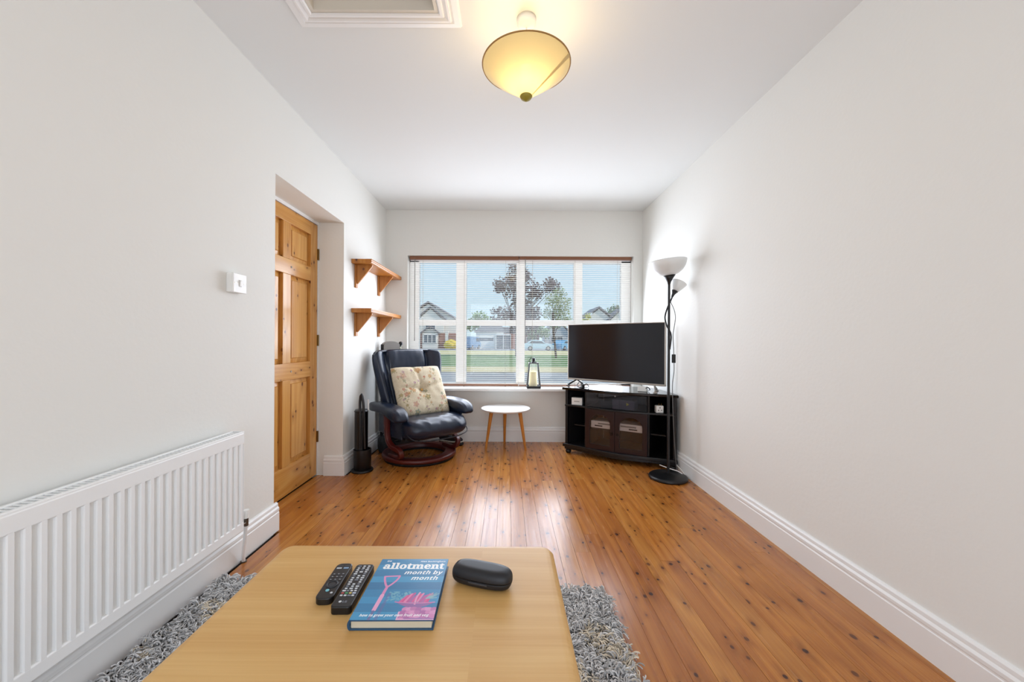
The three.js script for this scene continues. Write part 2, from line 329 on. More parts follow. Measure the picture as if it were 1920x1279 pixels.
// ---------------------------------------------------------------- pine door with six raised panels
{
  const d = structGroup('door_1', 'knotty pine six panel door in the left wall reveal'), X = -1.464, T = 0.036, zh = -2.955, zl = -2.145, top = 1.922, bot = 0.008;
  const sw = 0.098, mid = (zh + zl) / 2, mw = 0.092;
  const rails = [[bot, 0.20], [0.772, 0.885], [1.482, 1.585], [top - 0.095, top]];
  const bar = (y0, y1, a, b, grain, o) => metric(rspan(X - T, X, y0, y1, Math.min(a, b), Math.max(a, b), 0.003), grain, o, o * 0.37 + 0.5);
  part(d, 'stile', bar(bot, top, zh, zh + sw, 'y', 3.1), M.pine);
  part(d, 'stile', bar(bot, top, zl - sw, zl, 'y', 3.33), M.pine);
  rails.forEach(([a, b], i) => part(d, 'rail', bar(a, b, zh + sw, zl - sw, 'z', 4.1 + i * 0.23), M.pine));
  const gaps = [[0.20, 0.772], [0.885, 1.482], [1.585, top - 0.095]];
  gaps.forEach(([a, b], k) => {
    part(d, 'muntin', bar(a, b, mid - mw / 2, mid + mw / 2, 'y', 5.2 + k * 0.31), M.pine);
    for (const [p, q] of [[zh + sw, mid - mw / 2], [mid + mw / 2, zl - sw]]) {
      const x = X - 0.016, e = 0.034;                                // fielded panel: a flat field with bevelled margins
      const f = [[p, a, -0.009], [q, a, -0.009], [q, b, -0.009], [p, b, -0.009]].map(([z, y, o]) => V3(x + o, y, z));
      const i2 = [[p + e, a + e], [q - e, a + e], [q - e, b - e], [p + e, b - e]].map(([z, y]) => V3(x + 0.004, y, z));
      const i1 = [[p + e - 0.004, a + e - 0.004], [q - e + 0.004, a + e - 0.004], [q - e + 0.004, b - e + 0.004], [p + e - 0.004, b - e + 0.004]].map(([z, y]) => V3(x - 0.002, y, z));
      const back = f.map((v) => V3(v.x - 0.006, v.y, v.z));
      part(d, 'panel', metric(loft([back, f, i1, i2], false), 'y', 6.0 + k * 0.27 + (p > mid ? 0.4 : 0), 0.3 * k), M.pine);
    }
  });
  for (const y of [1.70, 1.04, 0.30]) part(d, 'hinge', merge([cyl(0.006, 0.006, 0.085, 10).translate(X + 0.006, y, zh - 0.005), span(X - 0.002, X + 0.003, y - 0.042, y + 0.042, zh - 0.008, zh + 0.002)]), M.brass);
  for (const [y, z] of [[0.828, -2.60], [1.535, -2.60]]) part(d, 'peg', cyl(0.007, 0.007, 0.003, 14).rotateZ(Math.PI / 2), mat('#8f8a80', 0.5), [X + 0.001, y, z]);
  part(d, 'lock', merge([rspan(X, X + 0.007, 0.93, 1.07, zl - 0.07, zl - 0.03, 0.003), along([X + 0.03, 1.03, zl - 0.05], [X + 0.03, 1.03, zl - 0.16], 0.008), along([X, 1.03, zl - 0.05], [X + 0.034, 1.03, zl - 0.05], 0.008)]), M.brass);
  part(d, 'door_frame', merge([span(X - 0.06, X + 0.004, top + 0.003, DH, DZ1, DZ0), span(X - 0.06, X + 0.004, 0, top + 0.003, DZ1, zh - 0.004), span(X - 0.06, X + 0.004, 0, top + 0.003, zl + 0.004, DZ0)]), M.gloss);
}

// ---------------------------------------------------------------- light switch
{
  const t = thing('light_switch', 'white square light switch on the left wall', 'switch', [WL, 1.3, -1.768], Math.PI / 2);
  part(t, 'box', rbox(0.086, 0.086, 0.026, 0.003).translate(0, 0, 0.013), M.plug);
  part(t, 'plate', rbox(0.088, 0.088, 0.008, 0.003).translate(0, 0, 0.030), M.plug);
  part(t, 'surround', rbox(0.017, 0.031, 0.003, 0.001).translate(0, 0, 0.0345), mat('#c9c8c3', 0.4));
  part(t, 'rocker', rbox(0.013, 0.026, 0.009, 0.002), M.plug, [0, 0, 0.035], [0.16, 0, 0]);
  for (const x of [-0.03, 0.03]) part(t, 'screw', cyl(0.0032, 0.0032, 0.002, 12).rotateX(Math.PI / 2), M.steel, [x, 0, 0.0345]);
}

// ---------------------------------------------------------------- radiator
{
  const t = thing('radiator', 'long white ribbed panel radiator on the left wall', 'radiator', [0, 0, 0]);
  const z0 = -1.732, z1 = -0.36, y0 = 0.182, y1 = 0.628, xf = -1.182, xb = -1.243;
  part(t, 'panel', rspan(xf - 0.016, xf - 0.0085, y0, y1 - 0.012, z0 + 0.004, z1 - 0.004, 0.002), M.enamel);
  part(t, 'top_band', rspan(xf - 0.016, xf, y1 - 0.056, y1 - 0.006, z0 + 0.002, z1 - 0.002, 0.005), M.enamel);
  part(t, 'bottom_band', rspan(xf - 0.016, xf, y0, y0 + 0.040, z0 + 0.002, z1 - 0.002, 0.005), M.enamel);
  const rib = extrude([[-0.0095, -0.002], [-0.0058, 0.0085], [0.0058, 0.0085], [0.0095, -0.002]], y1 - y0 - 0.088).rotateX(-Math.PI / 2);
  rib.rotateY(Math.PI / 2);
  const ribG = extrude([[-0.002, -0.0098], [0.0062, -0.0078], [0.0082, -0.0058], [0.0082, 0.0058], [0.0062, 0.0078], [-0.002, 0.0098]], y1 - y0 - 0.086).rotateX(-Math.PI / 2);
  for (let z = z0 + 0.016; z < z1 - 0.01; z += 0.0333) part(t, 'rib', ribG, M.enamel, [xf - 0.0085, y0 + 0.034, z]);
  part(t, 'convector', rspan(xb, xf - 0.017, y0 + 0.02, y1 - 0.03, z0 + 0.02, z1 - 0.02, 0.002), mat('#d8d8d5', 0.5));
  for (const x of [xb, xf - 0.012]) part(t, 'grille_rail', rspan(x - 0.003, x + 0.010, y1 - 0.012, y1, z0, z1, 0.003), M.enamel);
  const gb = rbox(0.042, 0.006, 0.006, 0.001);
  for (let z = z0 + 0.02; z < z1 - 0.01; z += 0.0167) part(t, 'grille_bar', gb, M.enamel, [(xb + xf) / 2 - 0.002, y1 - 0.006, z]);
  for (const z of [z0, z1]) part(t, 'end_panel', rspan(xb, xf - 0.003, y0 + 0.015, y1, z - 0.002, z + 0.002, 0.001), M.enamel);
  part(t, 'bracket', span(-1.262, xb, 0.3, 0.5, -1.5, -1.46), M.enamel); part(t, 'bracket', span(-1.262, xb, 0.3, 0.5, -0.6, -0.56), M.enamel);
  const vx = xf - 0.010, vz = z0 - 0.026;
  const v = part(t, 'valve', along([vx, 0.225, vz], [vx, 0.262, vz], 0.011, 0.013), M.plug);
  part(v, 'valve_body', merge([along([vx, 0.19, vz], [vx, 0.226, vz], 0.010), along([vx - 0.004, 0.203, z0], [vx, 0.203, vz], 0.009)]), mat('#6d655c', 0.35, { metalness: 1 }));
  part(t, 'pipe', tube([[vx, 0.195, vz], [vx - 0.012, 0.13, vz - 0.012], [-1.222, 0.06, -1.785], [-1.231, 0.0, -1.800]], 0.0075, 16, 10), M.enamel);
  part(t, 'pipe_collar', cyl(0.014, 0.014, 0.004, 20), mat('#5a4a3c', 0.6), [-1.231, 0.002, -1.800]);
}

// ---------------------------------------------------------------- pendant lamp
{
  const P = [0.074, 0, -1.62], t = thing('pendant_lamp', 'cream conical fabric pendant lamp hanging from the ceiling', 'lamp', P);
  part(t, 'ceiling_rose', lathe([[0.0001, 2.362], [0.012, 2.362], [0.030, 2.370], [0.039, 2.380], [0.041, 2.400], [0.0001, 2.400]], 40), M.plug);
  part(t, 'cord', along([0, 2.235, 0], [0, 2.368, 0], 0.003, 0.003, 8), M.plug);
  const shadeM = mat('#dccb98', 0.95, { transmission: 0.36, thickness: 0, side: THREE.DoubleSide });
  const sh = part(t, 'shade', lathe([[0.022, 2.073], [0.060, 2.1025], [0.100, 2.133], [0.145, 2.168], [0.184, 2.203]], 72), shadeM);
  part(sh, 'rim', new THREE.TorusGeometry(0.184, 0.0028, 8, 72).rotateX(Math.PI / 2).translate(0, 2.203, 0), mat('#a8824a', 0.7));
  const seam = (a, w) => { // overlapping hem of the fabric
    const pts = [[0.024, 2.0735, 0.004], [0.184, 2.2015, w]], q = [];
    for (let i = 0; i <= 8; i++) { const f = i / 8, r = pts[0][0] + (pts[1][0] - pts[0][0]) * f + 0.0012, y = pts[0][1] + (pts[1][1] - pts[0][1]) * f - 0.0012, h = (pts[0][2] + (pts[1][2] - pts[0][2]) * f) / 2;
      q.push([V3(Math.cos(a - h / r) * r, y, Math.sin(a - h / r) * r), V3(Math.cos(a + h / r) * r, y, Math.sin(a + h / r) * r)]); }
    const pos = []; for (let i = 0; i < 8; i++) for (const p of [q[i][0], q[i][1], q[i + 1][1], q[i][0], q[i + 1][1], q[i + 1][0]]) pos.push(p.x, p.y, p.z);
    const g = new THREE.BufferGeometry(); g.setAttribute('position', new THREE.Float32BufferAttribute(pos, 3)); g.computeVertexNormals(); return g;
  };
  part(sh, 'seam', seam(0.38, 0.022), shadeM); part(sh, 'seam', seam(-2.28, 0.010), shadeM);
  part(t, 'finial', lathe([[0.0001, 2.052], [0.010, 2.056], [0.021, 2.064], [0.0265, 2.073], [0.024, 2.078], [0.0001, 2.080]], 32), mat('#9a8a2c', 0.5));
  part(t, 'lamp_holder', cyl(0.016, 0.020, 0.05, 20), M.plug, [0, 2.225, 0]);
  part(t, 'bulb', new THREE.SphereGeometry(0.026, 24, 16), mat('#fff6e0', 0.5, { emissive: new THREE.Color(1, 0.82, 0.52), emissiveIntensity: 4 }), [0, 2.165, 0]);
  const l = new THREE.PointLight(0xffe6c4, 0.135); l.position.set(0, 2.165, 0); l.castShadow = true; l.shadow.radius = 1.2; t.add(l);
}

// ---------------------------------------------------------------- shelves
function shelf(y, label, group) {
  const t = thing('wall_shelf', label, 'shelf', [WL, y, 0], 0, group);
  const prof = [[0, 0], [0.152, 0], [0.160, 0.004], [0.164, 0.012], [0.160, 0.020], [0.164, 0.026], [0.162, 0.034], [0, 0.034]];
  part(t, 'board', metric(extrude(prof, 0.875).translate(0.001, 0, -3.982), 'z', 0.2 + y, 4.1 + y), M.shelfPine);
  for (const z of [-3.19, -3.75]) {
    const b = part(t, 'bracket', metric(extrude([[0.016, -0.155], [0.016, 0], [0.140, 0], [0.140, -0.012], [0.022, -0.155]], 0.016, 0.001).translate(0.001, -0.001, z - 0.008), 'y', 1.3 + z, 2 + y), M.shelfPine);
    part(b, 'wall_batten', metric(rspan(0.001, 0.016, -0.19, -0.001, z - 0.021, z + 0.021, 0.002), 'y', 0.7 + z, y), M.shelfPine);
  }
}
shelf(1.668, 'upper pine wall shelf on two triangular brackets beside the window', 'pine shelves above the armchair');
shelf(1.268, 'lower pine wall shelf on two triangular brackets beside the window', 'pine shelves above the armchair');

// ---------------------------------------------------------------- leather recliner
{
  const t = thing('armchair', 'navy leather swivel recliner on a red wooden ring base', 'armchair', [-0.785, 0, -3.462], 0.72);
  part(t, 'base_ring', lathe([[0.225, 0.022], [0.318, 0.022], [0.326, 0.030], [0.326, 0.048], [0.318, 0.057], [0.300, 0.060], [0.240, 0.060], [0.226, 0.052], [0.225, 0.022]], 72), M.redwood);
  part(t, 'floor_glide', lathe([[0.240, 0.0], [0.306, 0.0], [0.306, 0.023], [0.240, 0.023], [0.240, 0.0]], 64), M.blackMatte);
  for (const s of [-1, 1]) {                                        // bent wooden side legs
    const path = new THREE.CatmullRomCurve3([[0.46, 0.035, 0.325], [0.36, 0.035, 0.325], [0.25, 0.04, 0.323], [0.195, 0.06, 0.318], [0.158, 0.11, 0.306], [0.148, 0.165, 0.292], [0.128, 0.195, 0.280], [0.098, 0.19, 0.270], [0.074, 0.145, 0.262], [0.066, 0.08, 0.262], [0.060, -0.02, 0.268]].map(([y, z, x]) => V3(s * x, y, z)));
    const rings = []; for (let i = 0; i <= 44; i++) { const p = path.getPointAt(i / 44), d = path.getTangentAt(i / 44), n = V3(1, 0, 0), b = d.clone().cross(n).normalize(), w = 0.021, h = i < 16 ? 0.030 - i * 0.0006 : 0.020;
      rings.push([[-1, -0.7], [-0.7, -1], [0.7, -1], [1, -0.7], [1, 0.7], [0.7, 1], [-0.7, 1], [-1, 0.7]].map(([a, c]) => p.clone().addScaledVector(n, a * w).addScaledVector(b, c * h))); }
    part(t, 'side_leg', loft(rings), M.redwood);
  }
  part(t, 'mechanism', merge([rspan(-0.25, 0.25, 0.20, 0.27, -0.18, 0.16, 0.01), along([-0.27, 0.19, -0.02], [0.27, 0.19, -0.02], 0.014), rspan(-0.26, 0.26, 0.155, 0.18, 0.0, 0.06, 0.006)]), M.blackMatte);
  // seat: thick waterfall cushion
  const seat = part(t, 'seat', puff([[-0.26, 0.30], [-0.27, 0.37], [-0.18, 0.395], [0.0, 0.385], [0.16, 0.405], [0.30, 0.402], [0.385, 0.365], [0.408, 0.310], [0.380, 0.258], [0.30, 0.230], [0.10, 0.240], [-0.12, 0.262]], 0.300, 4.2, 36, 0.006), M.leather);
  part(seat, 'piping', tube([[-0.288, 0.36, 0.14], [-0.282, 0.315, 0.27], [-0.262, 0.262, 0.365], [-0.16, 0.238, 0.392], [0, 0.234, 0.398], [0.16, 0.238, 0.392], [0.262, 0.262, 0.365], [0.282, 0.315, 0.27], [0.288, 0.36, 0.14]], 0.0045, 60, 6), M.leatherPipe);
  part(t, 'seat_shell', rspan(-0.255, 0.255, 0.215, 0.275, -0.25, 0.235, 0.02), M.blackMatte);
  // back: one winged skin, the wings swung forward, seams beside the middle panel
  const rings = [], nb = 34, nu = 44;
  for (let j = 0; j <= nb; j++) {
    const v = j / nb, y = 0.02 + 0.66 * v, e = Math.pow(Math.max(0.0001, 1 - Math.pow(Math.abs(v * 2 - 1), 7)), 1 / 5);
    const half = 0.245 + 0.118 * Math.pow(v, 0.8) - 0.030 * Math.pow(v, 12), ring = [], rear = [];
    for (let i = 0; i <= nu; i++) {
      const u = i / nu * 2 - 1, a = Math.abs(u), q = Math.pow(Math.max(0, 1 - Math.pow(a, 9)), 1 / 4);
      const wing = a > 0.60 ? (a - 0.60) / 0.40 : 0, curl = 0.025 * a * a + wing * 0.105 * (0.35 + 0.65 * v);
      const pad = a < 0.60 ? 0.030 * Math.pow(1 - Math.pow(a / 0.60, 4), 0.5) + (v > 0.66 ? 0.026 * Math.sin(Math.min(1, (v - 0.66) / 0.26) * Math.PI * 0.62) : 0.010 * Math.sin(v / 0.66 * Math.PI)) : 0.040 * Math.sin(Math.min(1, wing) * Math.PI * 0.92);
      const groove = 0.022 * Math.exp(-Math.pow((a - 0.60) / 0.035, 2)), crease = a < 0.58 ? 0.010 * Math.exp(-Math.pow((v - 0.655) / 0.016, 2)) : 0;
      const wr = 0.004 * N.noise(u * 11, v * 5, 2.7) * (a < 0.6 ? 1 : 0.5);
      const zf = curl + (0.055 + pad - groove - crease + wr) * e * q, zr = curl - 0.045 * e * q;
      const lift = (0.022 * Math.cos(u * 1.5) - 0.045 * Math.pow(a, 6)) * v * v;
      ring.push(V3(u * half, y + lift, zf)); rear.push(V3(u * half, y + lift, zr));
    }
    rings.push([...ring, ...rear.reverse()]);
  }
  const tilt = (g) => g.rotateX(-0.31).translate(0, 0.285, -0.165);
  const back = part(t, 'backrest', tilt(loft(rings)), M.leather);
  for (const s of [-1, 1]) {
    const edge = []; for (let j = 1; j < nb; j++) { const p = rings[j][s < 0 ? 0 : nu]; edge.push([p.x + s * 0.001, p.y, p.z]); }
    part(back, 'piping', tilt(tube(edge, 0.005, 60, 6)), M.leatherPipe);
  }
  for (const s of [-1, 1]) {
    const arm = part(t, 'armrest', puff([[-0.27, 0.435], [-0.265, 0.485], [-0.10, 0.505], [0.12, 0.508], [0.24, 0.494], [0.312, 0.455], [0.328, 0.410], [0.300, 0.392], [0.262, 0.412], [0.12, 0.434], [-0.10, 0.436]], 0.076, 3.4, 22, 0.003).translate(s * 0.318, 0, 0), M.leather);
    part(arm, 'side_panel', rspan(s * 0.288 - 0.010, s * 0.288 + 0.010, 0.235, 0.43, -0.20, 0.24, 0.009), M.leather);
  }
}
// floral scatter cushion
{
  const tex = canvasTex(512, 512, (c, w, h) => {
    seed = 55; c.fillStyle = '#d8cbb0'; c.fillRect(0, 0, w, h);
    for (let i = 0; i < 2600; i++) { c.fillStyle = ['rgba(190,165,120,.16)', 'rgba(240,232,214,.20)', 'rgba(170,150,120,.13)'][i % 3]; c.beginPath(); c.ellipse(rnd() * w, rnd() * h, rr(2, 9), rr(1, 4), rnd() * 6, 0, 7); c.fill(); }
    const cols = ['#a8604f', '#9a7890', '#8f8456', '#b98a5a', '#7f8a78', '#c08d80'];
    for (let i = 0; i < 70; i++) {
      const x = rnd() * w, y = rnd() * h, R = rr(11, i % 4 ? 20 : 40), col = cols[Math.floor(rnd() * 6)];
      c.globalAlpha = rr(0.4, 0.8); c.strokeStyle = '#857a50'; c.lineWidth = 2.4; c.beginPath(); c.moveTo(x, y); c.quadraticCurveTo(x + rr(-30, 30), y + 20, x + rr(-34, 34), y + rr(20, 52)); c.stroke();
      c.fillStyle = '#8c875f'; c.beginPath(); c.ellipse(x + rr(-18, 18), y + rr(12, 28), 9, 4, rnd() * 6, 0, 7); c.fill();
      c.fillStyle = col; for (let k = 0; k < 5; k++) { const a = k * 1.257 + i; c.beginPath(); c.ellipse(x + Math.cos(a) * R * 0.5, y + Math.sin(a) * R * 0.5, R * 0.42, R * 0.3, a, 0, 7); c.fill(); }
      c.fillStyle = '#d8b27a'; c.beginPath(); c.arc(x, y, R * 0.22, 0, 7); c.fill();
    }
    c.globalAlpha = 1;
  });
  const n = 44, S = 0.245, rings = [], pos = [], uv = [], idx = [];
  const height = (u, v) => {
    const e = Math.pow(Math.max(0, 1 - Math.pow(Math.abs(u), 5)), 0.42) * Math.pow(Math.max(0, 1 - Math.pow(Math.abs(v), 5)), 0.42), r = Math.hypot(u, v);
    const fold = (a, b, w) => Math.exp(-Math.pow((a * u + b * v) / w, 2));
    let f = 0;
    f += (v > 0 ? fold(1, 0.18, 0.05 + 0.03 * v) : 0.4 * fold(1, -0.1, 0.06)) * Math.exp(-r * 0.6);
    f += (u < 0 ? fold(0.12, 1, 0.06) : fold(-0.25, 1, 0.055)) * Math.exp(-r * 0.9);
    return e * (0.074 - 0.045 * Math.exp(-r * r / 0.028) - 0.020 * f + 0.006 * N.noise(u * 4, v * 4, 5.1));
  };
  for (const s of [1, -1]) for (let j = 0; j <= n; j++) for (let i = 0; i <= n; i++) {
    const u = i / n * 2 - 1, v = j / n * 2 - 1, pinch = 1 - 0.045 * (1 - u * u) * Math.pow(Math.abs(v), 3), pinch2 = 1 - 0.045 * (1 - v * v) * Math.pow(Math.abs(u), 3), cr = 1 - 0.035 * Math.pow(Math.abs(u * v), 4);
    pos.push(u * S * pinch2 * cr, v * S * pinch * cr, s * height(u, v)); uv.push(i / n, j / n);
  }
  const o = (n + 1) * (n + 1);
  for (const k of [0, 1]) for (let j = 0; j < n; j++) for (let i = 0; i < n; i++) {
    const a = k * o + j * (n + 1) + i, b = a + 1, c = a + n + 1, d = c + 1; k ? idx.push(a, d, b, a, c, d) : idx.push(a, b, d, a, d, c);
  }
  const g = new THREE.BufferGeometry(); g.setAttribute('position', new THREE.Float32BufferAttribute(pos, 3)); g.setAttribute('uv', new THREE.Float32BufferAttribute(uv, 2)); g.setIndex(idx); g.computeVertexNormals();
  const turn = 0.70, cz = -0.035, t = thing('cushion', 'cream floral buttoned cushion leaning in the navy armchair', 'cushion', [-0.785 + Math.sin(turn) * cz + 0.02, 0.585, -3.462 + Math.cos(turn) * cz], turn);
  const b = part(t, 'cover', g, mat('#ffffff', 0.85, { map: tex, sheen: 0.3 }), [0, 0, 0], [-0.50, 0, 0]);
  part(b, 'button', new THREE.SphereGeometry(0.013, 16, 10).scale(1, 1, 0.6), mat('#c79a55', 0.6), [0, 0, 0.032]);
}

// ---------------------------------------------------------------- things round the armchair
{ // black upright holder with looped handle
  const t = thing('tool_holder', 'black cylindrical tool holder with tall looped handle beside the door reveal', 'tool holder', [-1.152, 0, -3.065], -0.35);
  part(t, 'foot', lathe([[0.0001, 0], [0.080, 0], [0.084, 0.006], [0.082, 0.016], [0.062, 0.022], [0.0001, 0.022]], 40), M.black);
  part(t, 'bucket', lathe([[0.0001, 0.022], [0.066, 0.022], [0.068, 0.175], [0.064, 0.177], [0.060, 0.172], [0.058, 0.03]], 40), M.black);
  const shell = [], a0 = 0.5, a1 = 5.6;                               // open-fronted tube rising from the bucket
  for (let i = 0; i <= 20; i++) { const a = a0 + (a1 - a0) * i / 20; shell.push([Math.cos(a) * 0.062, Math.sin(a) * 0.062]); }
  part(t, 'shell', extrude([...shell, ...shell.slice().reverse().map(([x, y]) => [x * 0.95, y * 0.95])], 0.33).scale(0.82, 0.82, 1).rotateX(-Math.PI / 2).translate(-0.012, 0.15, 0), M.black);
  part(t, 'top_rim', lathe([[0.0001, 0.474], [0.051, 0.470], [0.054, 0.478], [0.046, 0.490], [0.0001, 0.496]], 40).translate(-0.012, 0, 0), M.black);
  part(t, 'handle', tube([[0.012, 0.19, 0.040], [0.012, 0.45, 0.040], [0.006, 0.56, 0.036], [0.018, 0.616, 0.036], [0.032, 0.58, 0.036], [0.042, 0.47, 0.034], [0.050, 0.19, 0.030]], 0.0105, 60, 10), M.black);
  part(t, 'tag', rbox(0.012, 0.085, 0.004, 0.001), M.plug, [0.056, 0.53, 0.0], [0, 0, 0.04]);
}
{ // tall grey case standing in the corner behind the chair
  const t = thing('storage_case', 'grey round topped case standing in the corner behind the armchair', 'case', [-1.155, 0, -3.80], 0.72);
  const o = []; for (let i = 0; i <= 12; i++) { const a = Math.PI * i / 12; o.push([Math.cos(a) * 0.080, 0.995 + Math.sin(a) * 0.036]); }
  part(t, 'body', extrude([[0.080, 0.004], ...o, [-0.080, 0.004]], 0.062, 0.003).translate(0, 0, -0.031), mat('#8f8a84', 0.6));
  part(t, 'edge_strip', rspan(-0.088, -0.0832, 0.004, 1.003, -0.030, 0.030, 0.002), M.blackMatte);
  part(t, 'latch', merge([new THREE.SphereGeometry(0.021, 18, 12).translate(0.098, 1.012, 0.02), along([0.098, 1.01, 0.02], [0.088, 0.94, 0.02], 0.008)]), M.black);
  part(t, 'latch_plate', rspan(0.084, 0.098, 0.962, 0.980, 0.028, 0.036, 0.002), mat('#d8dcc0', 0.4));
}
{
  const t = thing('bag', 'black soft bag slumped on the floor behind the armchair base', 'bag', [-1.140, 0, -3.63], 0.3); t.scale.set(0.8, 0.95, 0.8);
  part(t, 'body', puff([[-0.105, 0.004], [-0.112, 0.07], [-0.07, 0.135], [0.02, 0.15], [0.09, 0.11], [0.11, 0.05], [0.105, 0.004]], 0.095, 3, 20, 0.012), M.blackMatte);
  part(t, 'strap', tube([[-0.06, 0.12, -0.03], [-0.05, 0.165, -0.01], [0.0, 0.18, 0.01], [0.05, 0.16, 0.02], [0.06, 0.12, 0.03]], 0.006, 24, 6), M.black);
}
{
  const t = thing('shoe', 'dark shoe with a pale band behind the armchair near the stool', 'shoe', [-0.56, 0, -3.865], 1.25);
  part(t, 'sole', puff([[-0.13, 0.004], [-0.13, 0.03], [0.0, 0.026], [0.125, 0.03], [0.135, 0.016], [0.12, 0.004]], 0.046, 3, 14), mat('#14161c', 0.6));
  part(t, 'band', puff([[-0.128, 0.034], [-0.13, 0.05], [0.0, 0.046], [0.12, 0.046], [0.132, 0.038], [0.12, 0.032]], 0.047, 3, 14), mat('#c9c8bd', 0.6));
  part(t, 'upper', puff([[-0.12, 0.045], [-0.125, 0.115], [-0.05, 0.118], [0.03, 0.085], [0.11, 0.068], [0.125, 0.048]], 0.043, 3, 16), mat('#15151a', 0.6));
}

// ---------------------------------------------------------------- small round table
{
  const t = thing('side_table', 'small round white table on three wooden legs under the window', 'table', [-0.012, 0, -3.722], 0);
  part(t, 'tabletop', lathe([[0.0001, 0.374], [0.205, 0.374], [0.226, 0.380], [0.235, 0.388], [0.2365, 0.394], [0.232, 0.397], [0.215, 0.3945], [0.0001, 0.394]], 72), mat('#f2f1ee', 0.35));
  const legM = woodMat(pineTex, 0.8, 2.4, '#f6ddb8', 0.45);
  for (const [x, z, X, Z] of [[-0.135, 0.045, -0.190, 0.020], [0.135, 0.06, 0.192, 0.048], [-0.008, -0.13, -0.011, -0.208]])
    part(t, 'leg', metric(along([X, 0.0, Z], [x, 0.375, z], 0.0105, 0.019, 16), 'y', 2.1 + x, 1.0), legM);
}

// ---------------------------------------------------------------- lantern on the sill
{
  const t = thing('lantern', 'black metal lantern with glass sides on the window sill', 'lantern', [0.272, 0.563, -3.952]), b = 0.066, a = 0.043, h = 0.256;
  part(t, 'base', rbox(2 * b + 0.008, 0.012, 2 * b + 0.008, 0.003).translate(0, 0.006, 0), M.black);
  for (const sx of [-1, 1]) for (const sz of [-1, 1]) part(t, 'post', along([sx * b, 0.01, sz * b], [sx * a, h, sz * a], 0.0055, 0.005, 4), M.black);
  part(t, 'top_frame', merge([[-1, 0], [1, 0], [0, -1], [0, 1]].map(([x, z]) => rbox(x ? 0.010 : 2 * a + 0.01, 0.010, x ? 2 * a + 0.01 : 0.010, 0.002).translate(x * a, h, z * a))), M.black);
  part(t, 'base_rail', merge([[-1, 0], [1, 0], [0, -1], [0, 1]].map(([x, z]) => rbox(x ? 0.009 : 2 * b, 0.012, x ? 2 * b : 0.009, 0.002).translate(x * b, 0.018, z * b))), M.black);
  for (let k = 0; k < 4; k++) {
    const g = new THREE.BufferGeometry(); g.setAttribute('position', new THREE.Float32BufferAttribute([-b, 0.012, b, b, 0.012, b, a, h, a, -b, 0.012, b, a, h, a, -a, h, a], 3)); g.computeVertexNormals(); g.rotateY(k * Math.PI / 2);
    part(t, 'pane', g, M.glass);
  }
  const cap = part(t, 'cap', merge([cyl(0.019, 0.034, 0.018, 4).rotateY(Math.PI / 4).translate(0, h + 0.012, 0), cyl(0.018, 0.018, 0.026, 20).translate(0, h + 0.032, 0), lathe([[0.0001, h + 0.054], [0.016, h + 0.05], [0.021, h + 0.044], [0.0001, h + 0.044]], 24)]), M.black);
  part(cap, 'ring', new THREE.TorusGeometry(0.026, 0.003, 8, 28).rotateY(0.3).translate(-0.022, h + 0.022, 0.01), M.black);
}
{
  const t = thing('candle', 'cream pillar candle inside the black lantern', 'candle', [0.268, 0.5755, -3.952]);
  part(t, 'wax', lathe([[0.0001, 0], [0.042, 0], [0.042, 0.150], [0.038, 0.157], [0.030, 0.150], [0.0001, 0.144]], 40), mat('#e6d79a', 0.55));
  part(t, 'wick', cyl(0.0012, 0.0012, 0.014, 6), M.black, [0, 0.15, 0]);
}

